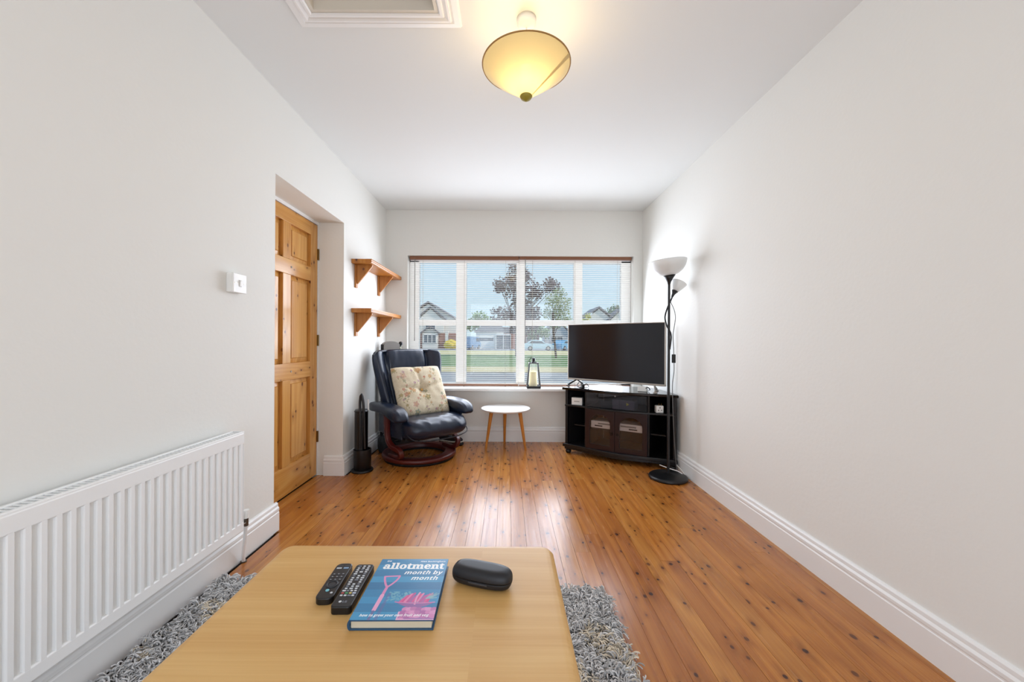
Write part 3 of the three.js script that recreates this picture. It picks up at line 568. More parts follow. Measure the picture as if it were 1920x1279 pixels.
// ---------------------------------------------------------------- corner television cabinet
const CAB = [0.951, 0, -3.342], CT = -0.555;
{
  const t = thing('tv_cabinet', 'black and mahogany corner television cabinet with two arched glass doors', 'cabinet', CAB, CT);
  const front = (s = 0, n = 28) => { const p = []; for (let i = 0; i <= n; i++) { const x = (i / n * 2 - 1), w = 0.485 + s; p.push([x * w, (0.068 * Math.pow(0.5 + 0.5 * Math.cos(Math.PI * x), 1.1)) + s]); } return p; };
  const plan = (s = 0) => [...front(s), [0.47 + s * 0.5, -0.05], [0.235, -0.395], [-0.235, -0.395], [-0.47 - s * 0.5, -0.05]];
  const slab = (y0, y1, s, m, name, bevel = 0.003) => part(t, name, extrude(plan(s).map(([x, z]) => [x, -z]).reverse(), y1 - y0 - 2 * bevel, bevel).rotateX(-Math.PI / 2).translate(0, y0 + bevel, 0), m);
  slab(0.592, 0.615, 0.012, M.blackGloss, 'top', 0.005);
  slab(0.438, 0.454, -0.006, M.black, 'shelf');
  slab(0.062, 0.090, 0.006, M.black, 'base', 0.005);
  slab(0.038, 0.062, -0.006, M.black, 'plinth');
  for (const x of [-0.47, 0.47]) part(t, 'foot', lathe([[0.0001, 0], [0.018, 0], [0.027, 0.012], [0.027, 0.026], [0.018, 0.038], [0.0001, 0.038]], 24), M.black, [x * 0.965, 0, -0.025]);
  for (const x of [-0.20, 0.20]) part(t, 'foot', cyl(0.02, 0.02, 0.038, 16), M.black, [x, 0.019, -0.36]);
  const wallBetween = (a, b, y0, y1, th = 0.014) => { const d = Math.hypot(b[0] - a[0], b[1] - a[1]); return box(d, y1 - y0, th).rotateY(-Math.atan2(b[1] - a[1], b[0] - a[0])).translate((a[0] + b[0]) / 2, (y0 + y1) / 2, (a[1] + b[1]) / 2); };
  for (const s of [-1, 1]) part(t, 'side_panel', merge([wallBetween([s * 0.466, -0.045], [s * 0.238, -0.385], 0.088, 0.593), rspan(s * 0.47 - 0.012, s * 0.47 + 0.012, 0.088, 0.593, -0.058, -0.012, 0.004)]), M.black);
  part(t, 'back_panel', wallBetween([-0.23, -0.386], [0.23, -0.386], 0.088, 0.593), M.black);
  for (const s of [-1, 1]) part(t, 'divider', span(s * 0.272 - 0.008, s * 0.272 + 0.008, 0.088, 0.593, -0.30, 0.012), M.black);
  for (const s of [-1, 1]) part(t, 'bay_shelf', span(Math.min(s * 0.28, s * 0.40), Math.max(s * 0.28, s * 0.40), 0.262, 0.272, -0.13, -0.035), M.black);
  part(t, 'inner_shelf', span(-0.262, 0.262, 0.262, 0.272, -0.30, 0.0), M.black);
  const smoked = new THREE.MeshPhysicalMaterial({ color: '#efedee', roughness: 0.02, transmission: 1, thickness: 0 });
  for (const s of [-1, 1]) {                                        // doors: arched opening, smoked pane, drop handle
    const w = 0.262, ww = w - 0.07, arch = [[0.035, 0.040], [0.035 + ww, 0.040]];
    for (let i = 0; i <= 14; i++) { const a = Math.PI * i / 14; arch.push([0.035 + ww / 2 + Math.cos(a) * ww / 2, 0.225 + Math.sin(a) * 0.085]); }
    const d = part(t, 'door', extrude([[0, 0], [w, 0], [w, 0.346], [0, 0.346]], 0.014, 0.002, [arch]), M.mahogany, [s < 0 ? -0.264 : 0.002, 0.091, s < 0 ? 0.016 : 0.034], [0, s < 0 ? -0.07 : 0.07, 0]);
    part(d, 'pane', extrude(arch, 0.002).translate(0, 0, 0.005), smoked);
    part(d, 'handle', merge([cyl(0.009, 0.009, 0.006, 16).rotateX(Math.PI / 2).translate(0, 0.02, 0.019), new THREE.TorusGeometry(0.013, 0.0028, 8, 20, Math.PI).rotateZ(Math.PI).scale(0.8, 1.5, 1).translate(0, 0.02, 0.024)]), mat('#3a3634', 0.3, { metalness: 1 }), [s < 0 ? w - 0.022 : 0.022, 0.14, 0]);
  }
  const flap = part(t, 'flap', rspan(-0.262, 0.262, 0.458, 0.588, 0.026, 0.030, 0.002), new THREE.MeshPhysicalMaterial({ color: '#dcd8de', roughness: 0.02, transmission: 1, thickness: 0 }));
  part(flap, 'knob', new THREE.SphereGeometry(0.007, 16, 10), M.steel, [0.0, 0.571, 0.036]);
}
const inCab = (x, y, z) => [CAB[0] + Math.cos(CT) * x + Math.sin(CT) * z, y, CAB[2] - Math.sin(CT) * x + Math.cos(CT) * z];
{
  const t = thing('media_box', 'grey media box with a yellow green mark behind the smoked flap', 'media box', inCab(0.06, 0.4545, -0.06), CT);
  part(t, 'body', rbox(0.19, 0.085, 0.13, 0.005).translate(0, 0.043, 0), mat('#5d6068', 0.4));
  part(t, 'mark', extrude([[-0.012, -0.014], [0.012, 0], [-0.012, 0.014]], 0.001).translate(0.04, 0.05, 0.0655), mat('#d6d84a', 0.5));
  part(t, 'front_seam', box(0.003, 0.08, 0.001).translate(-0.03, 0.043, 0.0656), M.black);
}
for (const [x, label, slot] of [[-0.125, 'silver disc player behind the left arched glass door', 0.03], [0.125, 'silver disc player behind the right arched glass door', -0.02]]) {
  const t = thing('disc_player', label, 'player', inCab(x, 0.2725, -0.075), CT, 'disc players in the cabinet');
  part(t, 'body', rbox(0.20, 0.062, 0.16, 0.004).translate(0, 0.031, 0), mat('#e8e4da', 0.35));
  part(t, 'tray', rbox(0.13, 0.012, 0.004, 0.001).translate(slot, 0.040, 0.081), mat('#8d897f', 0.4));
  part(t, 'display', rbox(0.07, 0.010, 0.003, 0.001).translate(-slot, 0.020, 0.081), M.black);
}
{
  const t = thing('small_box', 'small white box on the left upper bay of the cabinet', 'box', inCab(-0.375, 0.4545, -0.045), CT + 0.15);
  part(t, 'body', rbox(0.098, 0.066, 0.05, 0.003).translate(0, 0.033, 0), M.plug);
  part(t, 'label_print', rbox(0.05, 0.012, 0.001, 0.0003).translate(0, 0.032, 0.0255), mat('#bdbbb6', 0.6));
}
{
  const t = thing('plug_adaptor', 'white cube plug adaptor with socket holes in the right upper bay', 'adaptor', inCab(0.345, 0.4545, -0.04), CT + 0.5);
  part(t, 'body', rbox(0.06, 0.060, 0.05, 0.006).translate(0, 0.030, 0), M.plug);
  for (const [x, y, w, h] of [[0, 0.043, 0.006, 0.010], [-0.012, 0.022, 0.009, 0.006], [0.012, 0.022, 0.009, 0.006]]) part(t, 'socket_hole', box(w, h, 0.001).translate(x, y, 0.0253), M.black);
  for (const x of [-0.002, 0.018]) part(t, 'pin', rbox(0.005, 0.016, 0.008, 0.001).translate(x, 0.067, 0), M.brass);
}

// ---------------------------------------------------------------- television
{
  const t = thing('television', 'flat silver framed television with dark screen on the corner cabinet', 'television', [0.966, 0.6165, -3.503], -0.682);
  const w = 0.932, h = 0.541, y = 0.052;
  part(t, 'casing', rbox(w - 0.03, h - 0.03, 0.035, 0.01).translate(0, y + h / 2, -0.026), M.blackMatte);
  part(t, 'frame', merge([rspan(-w / 2, w / 2, y, y + 0.017, -0.012, 0.012, 0.003), rspan(-w / 2, w / 2, y + h - 0.008, y + h, -0.012, 0.012, 0.003), rspan(-w / 2, -w / 2 + 0.010, y, y + h, -0.012, 0.012, 0.003), rspan(w / 2 - 0.010, w / 2, y, y + h, -0.012, 0.012, 0.003)]), M.silver);
  part(t, 'screen', span(-w / 2 + 0.008, w / 2 - 0.008, y + 0.014, y + h - 0.006, -0.008, 0.009), mat('#0d111b', 0.14));
  for (const s of [-1, 1]) part(t, 'foot', merge([along([s * 0.37, y + 0.004, 0], [s * 0.41, 0.013, 0.095], 0.006, 0.009, 8), along([s * 0.37, y + 0.004, 0], [s * 0.36, 0.013, -0.095], 0.006, 0.009, 8), rbox(0.03, 0.008, 0.03, 0.002).translate(s * 0.41, 0.004, 0.095), rbox(0.03, 0.008, 0.03, 0.002).translate(s * 0.36, 0.004, -0.095)]), s < 0 ? M.black : M.silver);
}
{
  const t = thing('cable_bundle', 'small black cable clump on the cabinet top under the television', 'cable', [0.70, 0.6155, -3.545], 0.3);
  part(t, 'plug', rbox(0.03, 0.03, 0.028, 0.006).translate(0, 0.015, 0), M.black);
  part(t, 'lead', tube([[0.01, 0.02, 0], [0.03, 0.035, 0.01], [0.05, 0.01, 0.02], [0.02, 0.006, 0.03], [-0.04, 0.006, 0.02], [-0.05, 0.02, -0.02], [-0.02, 0.045, -0.04]], 0.004, 50, 6), M.black);
}
{
  const t = thing('white_adaptor', 'white power block on the cabinet top under the right of the television', 'adaptor', [1.165, 0.6155, -3.30], -0.6);
  part(t, 'body', rbox(0.075, 0.045, 0.045, 0.005).translate(0, 0.0225, 0), M.plug);
  part(t, 'lead', tube([[0.03, 0.03, 0.02], [0.05, 0.04, 0.02], [0.06, 0.02, 0.0], [0.03, 0.006, -0.05]], 0.004, 30, 6), M.black);
}

// ---------------------------------------------------------------- floor lamp
{
  const t = thing('floor_lamp', 'black uplighter floor lamp with white bowl and small reading arm', 'lamp', [1.233, 0, -2.932]);
  part(t, 'base', lathe([[0.0001, 0], [0.136, 0], [0.141, 0.006], [0.140, 0.018], [0.128, 0.028], [0.040, 0.034], [0.018, 0.042], [0.0001, 0.042]], 64), M.black);
  part(t, 'pole', along([0, 0.035, 0], [0, 1.49, 0], 0.0105, 0.0095, 16), M.black);
  part(t, 'cup', lathe([[0.0001, 1.478], [0.010, 1.480], [0.014, 1.498], [0.026, 1.522], [0.046, 1.552], [0.0001, 1.553]], 40), M.black);
  const opal = mat('#f3f3f1', 0.32, { transmission: 0.35, thickness: 0, side: THREE.DoubleSide });
  const bowlPts = []; for (let i = 0; i <= 16; i++) { const a = i / 16 * 1.45; bowlPts.push([0.012 + 0.126 * Math.sin(a), 0.122 * (1 - Math.cos(a)) * 1.06]); }
  const bowl = [...bowlPts, ...bowlPts.slice().reverse().map(([r, y]) => [Math.max(0.0001, r - 0.004), y + 0.004])];
  part(t, 'bowl_shade', lathe(bowl, 64), opal, [0, 1.545, 0], [0.0, 0, 0.10]);
  part(t, 'reading_arm', tube([[0.008, 0.985, 0.0], [0.003, 1.10, 0.03], [-0.030, 1.17, 0.03], [-0.038, 1.23, 0.02], [-0.012, 1.31, 0.01], [0.022, 1.36, -0.02], [0.040, 1.395, -0.03]], 0.0062, 60, 8), M.black);
  const head = part(t, 'reading_cup', lathe([[0.0001, -0.025], [0.008, -0.022], [0.012, 0.005], [0.026, 0.034], [0.0001, 0.035]], 28), M.black, [0.046, 1.408, -0.032], [-0.12, 0, -0.48]);
  const tulip = []; for (let i = 0; i <= 10; i++) { const f = i / 10; tulip.push([0.024 + 0.036 * Math.pow(f, 0.8), 0.03 + 0.075 * f]); }
  part(head, 'reading_shade', lathe([...tulip, ...tulip.slice().reverse().map(([r, y]) => [r - 0.003, y + 0.001])], 40), opal);
  const lead = part(t, 'lead', tube([[0.008, 1.345, 0.01], [0.034, 1.29, 0.01], [0.045, 1.23, 0.012], [0.036, 1.16, 0.012], [0.026, 1.09, 0.014], [0.032, 1.0, 0.012], [0.034, 0.92, 0.012], [0.037, 0.82, 0.01], [0.030, 0.72, 0.0], [0.036, 0.62, -0.01], [0.05, 0.45, -0.03], [0.07, 0.2, -0.04], [0.09, 0.05, -0.05], [0.11, 0.008, -0.06]], 0.0028, 120, 6), mat('#6b6a68', 0.6));
  part(lead, 'inline_switch', rbox(0.026, 0.066, 0.018, 0.005), M.black, [0.033, 0.915, 0.012]);
}
{
  const t = thing('power_lead', 'white power lead on the floor between the lamp and the skirting', 'cable', [1.30, 0, -2.99]);
  part(t, 'lead', tube([[-0.06, 0.045, -0.12], [-0.02, 0.046, -0.03], [0.03, 0.040, 0.03], [0.07, 0.012, 0.045], [0.078, 0.03, -0.03], [0.070, 0.05, -0.10]], 0.004, 50, 6), M.plug);
}

// ---------------------------------------------------------------- coffee table
const TT = 0.41;
{
  const t = thing('coffee_table', 'low beech coffee table in the foreground', 'coffee table', [-0.271, 0, -0.79]);
  const hx = 0.397, hz = 0.388;
  const outline = (o, y) => { const r = 0.022 + o, p = []; for (const [sx, sz, a0] of [[1, 1, 0], [-1, 1, 1], [-1, -1, 2], [1, -1, 3]]) for (let i = 0; i <= 5; i++) { const a = (a0 + i / 5) * Math.PI / 2; p.push(V3(sx * (hx - 0.022) + Math.cos(a) * r, y, sz * (hz - 0.022) + Math.sin(a) * r)); } return p; };
  const ringsT = [[-0.03, TT - 0.034], [0.006, TT - 0.034], [0.014, TT - 0.030], [0.018, TT - 0.022], [0.016, TT - 0.013], [0.008, TT - 0.005], [0.001, TT - 0.0008], [-0.004, TT], [-0.010, TT], [-0.016, TT]].map(([o, y]) => outline(o, y));
  part(t, 'tabletop', metric(toCreasedNormals(loft(ringsT.reverse(), true), 0.6), 'x', 1.35, 1.2), M.beech);
  for (const sx of [-1, 1]) for (const sz of [-1, 1]) part(t, 'leg', metric(rspan(sx * 0.335 - 0.03, sx * 0.335 + 0.03, 0.012, TT - 0.034, sz * 0.325 - 0.03, sz * 0.325 + 0.03, 0.006), 'y', 1, 0.5), M.beech);
  for (const s of [-1, 1]) { part(t, 'apron', metric(span(-0.305, 0.305, TT - 0.11, TT - 0.034, s * 0.325 - 0.01, s * 0.325 + 0.01), 'x', 1, 0.3), M.beech); part(t, 'apron', metric(span(s * 0.335 - 0.01, s * 0.335 + 0.01, TT - 0.11, TT - 0.034, -0.295, 0.295), 'z', 1, 0.3), M.beech); }
}
// shaggy rug
{
  seed = 404;
  const t = thing('rug', 'grey shaggy rug under the coffee table', 'rug', [0, 0, 0]);
  const x0 = -1.205, x1 = 0.405, zf = (x) => -1.60 + (x + 0.39) * 0.045 , z1 = -0.30;
  const bk = extrude([[x0, -zf(x0)], [x1, -zf(x1)], [x1, -z1], [x0, -z1]], 0.010).rotateX(-Math.PI / 2);
  part(t, 'backing', bk.translate(0, 0.001, 0), mat('#55565a', 0.95));
  const yarn = new THREE.TubeGeometry(new THREE.CatmullRomCurve3([V3(0, 0, 0), V3(0.001, 0.013, 0.001), V3(0.007, 0.024, -0.001), V3(0.017, 0.029, 0.003), V3(0.026, 0.025, 0.002)]), 7, 0.0019, 5);
  const n = 64000, im = new THREE.InstancedMesh(yarn, mat('#ffffff', 0.95, { sheen: 0.4 }), n), o = new THREE.Object3D(), c = new THREE.Color();
  let k = 0;
  while (k < n) {
    const x = rr(x0, x1), z = rr(zf(x), z1);
    const a = N.noise(x * 16, z * 16, 1.5) * 7 + N.noise(x * 45, z * 45, 8.5) * 3 + rr(-0.5, 0.5), up = 0.85 + 0.35 * N.noise(x * 22, z * 22, 4.5);
    o.position.set(x, 0.007, z); o.rotation.set(rr(-0.3, 0.3), a, rr(-0.25, 0.35)); const s = rr(0.8, 1.15); o.scale.set(s, s * up * 1.15, s); o.updateMatrix(); im.setMatrixAt(k, o.matrix);
    const g = rr(0.38, 0.86), warm = N.noise(x * 9, z * 9, 12.5) > 0.28 && rnd() < 0.6;
    c.setRGB(g * (warm ? 1.12 : 1.0), g * 0.985, g * (warm ? 0.78 : 0.97)); im.setColorAt(k, c); k++;
  }
  im.name = 'pile'; im.userData.kind = 'stuff'; im.castShadow = im.receiveShadow = true; t.add(im);
}

// ---------------------------------------------------------------- things on the coffee table
{ // hardback gardening book
  const W = 0.183, L = 0.234, T = 0.0225;
  const cover = canvasTex(768, 984, (c, w, h) => {
    seed = 77;
    c.fillStyle = '#2f8fc0'; c.fillRect(0, 0, w, h);
    const tone = ['#2c86b8', '#3492c4', '#2a80b2', '#3a98c8', '#2878aa'];
    for (let i = 0; i < 9; i++) { c.fillStyle = tone[i % 5]; c.fillRect(0, i * h / 9, w, h / 9 - 4); c.fillStyle = '#1f6494'; c.fillRect(0, (i + 1) * h / 9 - 4, w, 4); }
    for (let i = 0; i < 900; i++) { c.globalAlpha = 0.10; c.fillStyle = i % 2 ? '#1b5e92' : '#7cc4e4'; c.fillRect(rnd() * w, rnd() * h, rr(30, 170), 2); }
    c.globalAlpha = 1; c.lineCap = c.lineJoin = 'round';
    c.strokeStyle = '#8d5a9c'; c.lineWidth = 30; c.globalAlpha = 0.35; c.beginPath(); c.moveTo(262, 610); c.lineTo(236, 972); c.stroke(); c.globalAlpha = 1;
    c.strokeStyle = '#e58fc0'; c.lineWidth = 22; c.beginPath(); c.moveTo(132, 332); c.lineTo(288, 322); c.quadraticCurveTo(290, 400, 216, 500); c.stroke();
    c.beginPath(); c.moveTo(132, 332); c.quadraticCurveTo(146, 410, 196, 500); c.stroke();
    c.lineWidth = 30; c.beginPath(); c.moveTo(206, 500); c.lineTo(196, 640); c.stroke(); c.strokeStyle = '#efa9cf'; c.lineWidth = 40; c.beginPath(); c.moveTo(196, 640); c.lineTo(182, 850); c.stroke();
    c.strokeStyle = '#6c74a8'; c.lineWidth = 26; c.beginPath(); c.moveTo(180, 868); c.lineTo(172, 984); c.stroke();
    c.fillStyle = '#7fb8c8'; for (let i = 0; i < 46; i++) { c.globalAlpha = 0.6; c.beginPath(); c.ellipse(rr(260, 470), rr(590, 720), rr(8, 26), rr(6, 14), rnd() * 6, 0, 7); c.fill(); }
    c.globalAlpha = 1; c.fillStyle = '#9a6aa8'; c.beginPath(); c.moveTo(352, 735); c.quadraticCurveTo(560, 900, 730, 745); c.quadraticCurveTo(560, 770, 352, 735); c.fill();
    const veg = ['#e0609c', '#d8508e', '#e88ab8', '#c8589c', '#b868a8'];
    for (let i = 0; i < 12; i++) { c.strokeStyle = veg[i % 5]; c.lineWidth = rr(20, 32); c.beginPath(); c.moveTo(400 + i * 24, 735); c.lineTo(450 + i * 22, 650 - (i % 4) * 12); c.stroke(); }
    c.strokeStyle = '#8fb8c0'; c.lineWidth = 8; for (let i = 0; i < 16; i++) { c.beginPath(); c.moveTo(640, 690); c.lineTo(690 + rr(0, 78), 600 + rr(0, 90)); c.stroke(); }
    c.strokeStyle = '#e6a4c8'; c.lineWidth = 18; c.beginPath(); c.moveTo(548, 770); c.quadraticCurveTo(540, 660, 566, 600); c.stroke();
    c.strokeStyle = '#d884b8'; c.lineWidth = 14; c.beginPath(); c.moveTo(352, 738); c.quadraticCurveTo(540, 770, 736, 742); c.stroke();
    c.fillStyle = '#a878b8'; c.fillRect(430, 880, 338, 104);
    for (let i = 0; i < 22; i++) { c.fillStyle = ['#d98cc0', '#e29aca', '#c87cb4', '#b96cac'][i % 4]; c.beginPath(); c.ellipse(470 + (i % 7) * 46 + rr(-8, 8), 840 + Math.floor(i / 7) * 46, rr(30, 44), rr(24, 32), rr(-0.6, 0.6), 0, 7); c.fill(); }
    c.fillStyle = '#e8b4d4'; c.fillRect(420, 872, 14, 112); c.fillRect(420, 972, 348, 12);
    c.fillStyle = '#ffffff'; c.textAlign = 'left'; c.font = 'bold 40px sans-serif'; c.fillText('DK', 70, 56);
    c.textAlign = 'right'; c.font = '600 34px sans-serif'; c.fillText('Alan Buckingham', w - 26, 62);
    c.font = 'bold 148px serif'; c.lineWidth = 7; c.strokeStyle = '#ffffff'; const tw = c.measureText('allotment').width; c.save(); c.translate(w - 28, 190); c.scale((w - 84) / tw, 1); c.strokeText('allotment', 0, 0); c.fillText('allotment', 0, 0); c.restore();
    c.font = 'italic bold 90px sans-serif'; c.fillText('month by', w - 36, 292); c.fillText('month', w - 66, 392);
    c.textAlign = 'left'; c.font = 'italic bold 46px sans-serif'; c.save(); const t2 = c.measureText('how to grow your own fruit and veg').width; c.translate(70, 936); c.scale(640 / t2, 1); c.fillText('how to grow your own fruit and veg', 0, 0); c.restore();
  });
  const t = thing('book', 'blue hardback gardening book with a spade on the cover', 'book', [-0.2505, TT + 0.0002, -0.951], 0.012);
  const blue = mat('#1d4a6c', 0.35);
  const shape = new THREE.Shape([V2(-W / 2, -L / 2), V2(W / 2, -L / 2), V2(W / 2, L / 2), V2(-W / 2, L / 2)]);
  const front = new THREE.ShapeGeometry(shape); { const p = front.attributes.position, u = new Float32Array(p.count * 2); for (let i = 0; i < p.count; i++) { u[2 * i] = p.getX(i) / W + 0.5; u[2 * i + 1] = p.getY(i) / L + 0.5; } front.setAttribute('uv', new THREE.BufferAttribute(u, 2)); }
  const board = part(t, 'cover_board', rspan(-W / 2, W / 2, T - 0.003, T, -L / 2, L / 2, 0.001), blue);
  part(board, 'cover_print', front.rotateX(-Math.PI / 2).translate(0, T + 0.0003, 0), mat('#ffffff', 0.3, { map: cover, clearcoat: 0.3, clearcoatRoughness: 0.2 }));
  part(t, 'rear_board', rspan(-W / 2, W / 2, 0, 0.003, -L / 2, L / 2, 0.001), blue);
  part(t, 'spine', (() => { const p = []; for (let i = 0; i <= 8; i++) { const a = Math.PI / 2 + Math.PI * i / 8; p.push([-W / 2 + 0.002 + Math.cos(a) * 0.006, T / 2 + Math.sin(a) * T / 2]); } return extrude([...p, [-W / 2 + 0.004, 0.003], [-W / 2 + 0.001, T / 2], [-W / 2 + 0.004, T - 0.003]], L).translate(0, 0, -L / 2); })(), blue);
  const pages = canvasTex(64, 128, (c, w, h) => { seed = 3; for (let y = 0; y < h; y++) { const g = Math.floor(rr(196, 226)); c.fillStyle = `rgb(${g},${g - 10},${g - 34})`; c.fillRect(0, y, w, 1); } });
  part(t, 'page_block', span(-W / 2 + 0.003, W / 2 - 0.005, 0.003, T - 0.003, -L / 2 + 0.004, L / 2 - 0.004), mat('#ffffff', 0.8, { map: pages }));
}
const font = await new FontLoader().loadAsync('fonts/droid/droid_sans_bold.typeface.json');
const remoteBody = (w, l, h, r) => { const p = []; for (const [sx, sz, a0] of [[1, 1, 0], [-1, 1, 1], [-1, -1, 2], [1, -1, 3]]) for (let i = 0; i <= 6; i++) { const a = (a0 + i / 6) * Math.PI / 2; p.push([sx * (w / 2 - r) + Math.cos(a) * r, sz * (l / 2 - r) + Math.sin(a) * r]); } return extrude(p, h - 0.005, 0.0025).rotateX(-Math.PI / 2).translate(0, 0.0025, 0); };
{ // streaming stick remote
  const t = thing('remote_control', 'short black remote with a round navigation ring', 'remote', [-0.438, TT, -0.985], -0.26, 'remotes on the coffee table');
  const H = 0.0165; t.rotation.y = 0.045;
  part(t, 'body', remoteBody(0.038, 0.142, H, 0.012), M.black);
  const grey = mat('#3a3b40', 0.5), pale = mat('#c8ccd0', 0.5), teal = mat('#7fc4d0', 0.4), btn = mat('#232429', 0.5);
  part(t, 'navigation_ring', new THREE.TorusGeometry(0.0125, 0.0024, 8, 32).rotateX(Math.PI / 2).translate(0, H, 0.020), btn);
  part(t, 'select_button', cyl(0.009, 0.009, 0.002, 24).translate(0, H, 0.020), btn);
  part(t, 'voice_button', cyl(0.0045, 0.0045, 0.002, 20).translate(-0.002, H, 0.043), teal);
  part(t, 'power_button', cyl(0.003, 0.003, 0.0015, 16).translate(0.011, H, 0.052), pale);
  for (let j = 0; j < 3; j++) for (let i = -1; i <= 1; i++) { const b = part(t, 'button', cyl(0.0042, 0.0042, 0.0015, 16).translate(i * 0.0115, H, 0.000 - j * 0.0115), grey); part(b, 'symbol', box(0.003, 0.0003, 0.0012).translate(i * 0.0115, H + 0.0009, -j * 0.0115), pale); }
  for (const [x, z, c] of [[-0.009, -0.050, pale], [0.009, -0.050, mat('#8fb0d0', 0.5)], [-0.009, -0.0585, grey], [0.009, -0.0585, grey]]) part(t, 'app_button', rbox(0.013, 0.0016, 0.0055, 0.0007).translate(x, H, z), c);
}
{ // television remote
  const t = thing('remote_control', 'long black television remote crowded with pale buttons beside the book', 'remote', [-0.3815, TT, -0.965], 0, 'remotes on the coffee table');
  const H = 0.019; t.rotation.y = 0.015;
  part(t, 'body', remoteBody(0.043, 0.165, H, 0.007), M.black);
  const pale = mat('#d5d7da', 0.5), dim = mat('#7d828c', 0.5);
  const col = ['#c25a5a', '#4fa268', '#e0c878', '#c8d0e4'].map((c) => mat(c, 0.5));
  const key = rbox(0.0062, 0.0018, 0.0044, 0.0008), wide = rbox(0.0085, 0.0018, 0.0042, 0.0008);
  for (let j = 0; j < 15; j++) { const four = j > 11, n = four ? 4 : 3; for (let i = 0; i < n; i++) {
    if ((j === 4 || j === 8) && i === 1) continue;
    part(t, 'button', (i + j) % 4 ? key : wide, j === 13 ? col[i] : (i * 3 + j) % 5 === 0 ? dim : pale, [(i - (n - 1) / 2) * (four ? 0.0092 : 0.0122), H + 0.0004, -0.074 + j * 0.0085]);
  } }
  const g = new TextGeometry('LG', { font, size: 0.0065, depth: 0.0003, curveSegments: 4 }); g.computeBoundingBox(); g.translate(-g.boundingBox.max.x / 2, 0, 0).rotateX(-Math.PI / 2);
  part(t, 'logo', g, dim, [0.003, H + 0.0001, 0.070]);
  part(t, 'logo_badge', cyl(0.0034, 0.0034, 0.0006, 20), pale, [-0.0075, H, 0.0665]);
}
{ // spectacles case
  const t = thing('glasses_case', 'black hard glasses case on the coffee table', 'glasses case', [-0.062, TT, -0.999], -0.30);
  const rings = [], n = 26;
  const half = (y0, ys, dir) => { const R = []; for (let j = 0; j <= 14; j++) { const f = Math.sin(j / 14 * Math.PI / 2), s = Math.pow(1 - Math.pow(f, 2.6), 1 / 2.6); const ring = []; for (let i = 0; i < 56; i++) { const a = i / 56 * Math.PI * 2, e = 3.2, c = Math.cos(a), sn = Math.sin(a), q = Math.pow(Math.pow(Math.abs(c), e) + Math.pow(Math.abs(sn), e), -1 / e); const k = 0.30 + 0.70 * s; ring.push(V3(c * q * 0.080 * (1 - (1 - s) * 0.36), y0 + dir * f * ys, sn * q * 0.034 * k)); } R.push(ring); } return loft(dir > 0 ? R.reverse() : R); };
  const soft = mat('#191a1f', 0.5);
  part(t, 'lid', half(0.023, 0.024, 1), soft);
  part(t, 'tray', half(0.0222, 0.0215, -1), soft);
  part(t, 'clasp', rbox(0.05, 0.004, 0.003, 0.001).translate(0, 0.018, 0.0342), mat('#3a3a3e', 0.35));
}

// ---------------------------------------------------------------- outside: street, lawns, trees, cars, houses
const G0 = -0.25;
{
  const tarmac = dataTex(256, 256, (i, j, o) => { const g = 150 + 22 * N.noise(i / 3, j / 3, 1.1) + 26 * N.noise(i / 40, j / 12, 2.4); o[0] = g; o[1] = g + 3; o[2] = g + 8; }); tarmac.repeat.set(10, 6);
  const grass = (r, g, b, z) => { const t = dataTex(256, 256, (i, j, o) => { const n = N.noise(i / 4, j / 4, z) * 22 + N.noise(i / 30, j / 14, z + 3) * 34; o[0] = r + n * 1.1; o[1] = g + n; o[2] = b + n * 0.6; }); t.repeat.set(14, 3); return t; };
  const slab = (name, z0, z1, m, label, y = G0) => struct(name, box(120, 0.1, z1 - z0).translate(0, y - 0.05, (z0 + z1) / 2), m, label);
  slab('patio', 1.95, 40, mat('#b8b2a8', 0.9), 'paved garden behind the house', -0.12);
  slab('road', -15.9, -4.6, mat('#ffffff', 0.9, { map: tarmac }), 'grey road and drive in front of the window');
  slab('verge_near', -18.8, -15.9, mat('#ffffff', 0.95, { map: grass(206, 190, 140, 1.2) }), 'dry yellow verge', G0 + 0.04);
  slab('lawn', -35, -18.8, mat('#ffffff', 0.95, { map: grass(104, 138, 78, 5.2) }), 'green lawn across the road', G0 + 0.04);
  slab('verge_far', -52, -35, mat('#ffffff', 0.95, { map: grass(214, 202, 150, 9.2) }), 'dry far lawn', G0 + 0.04);
  slab('street_far', -130, -52, mat('#ffffff', 0.9, { map: tarmac }), 'far street', G0);
}
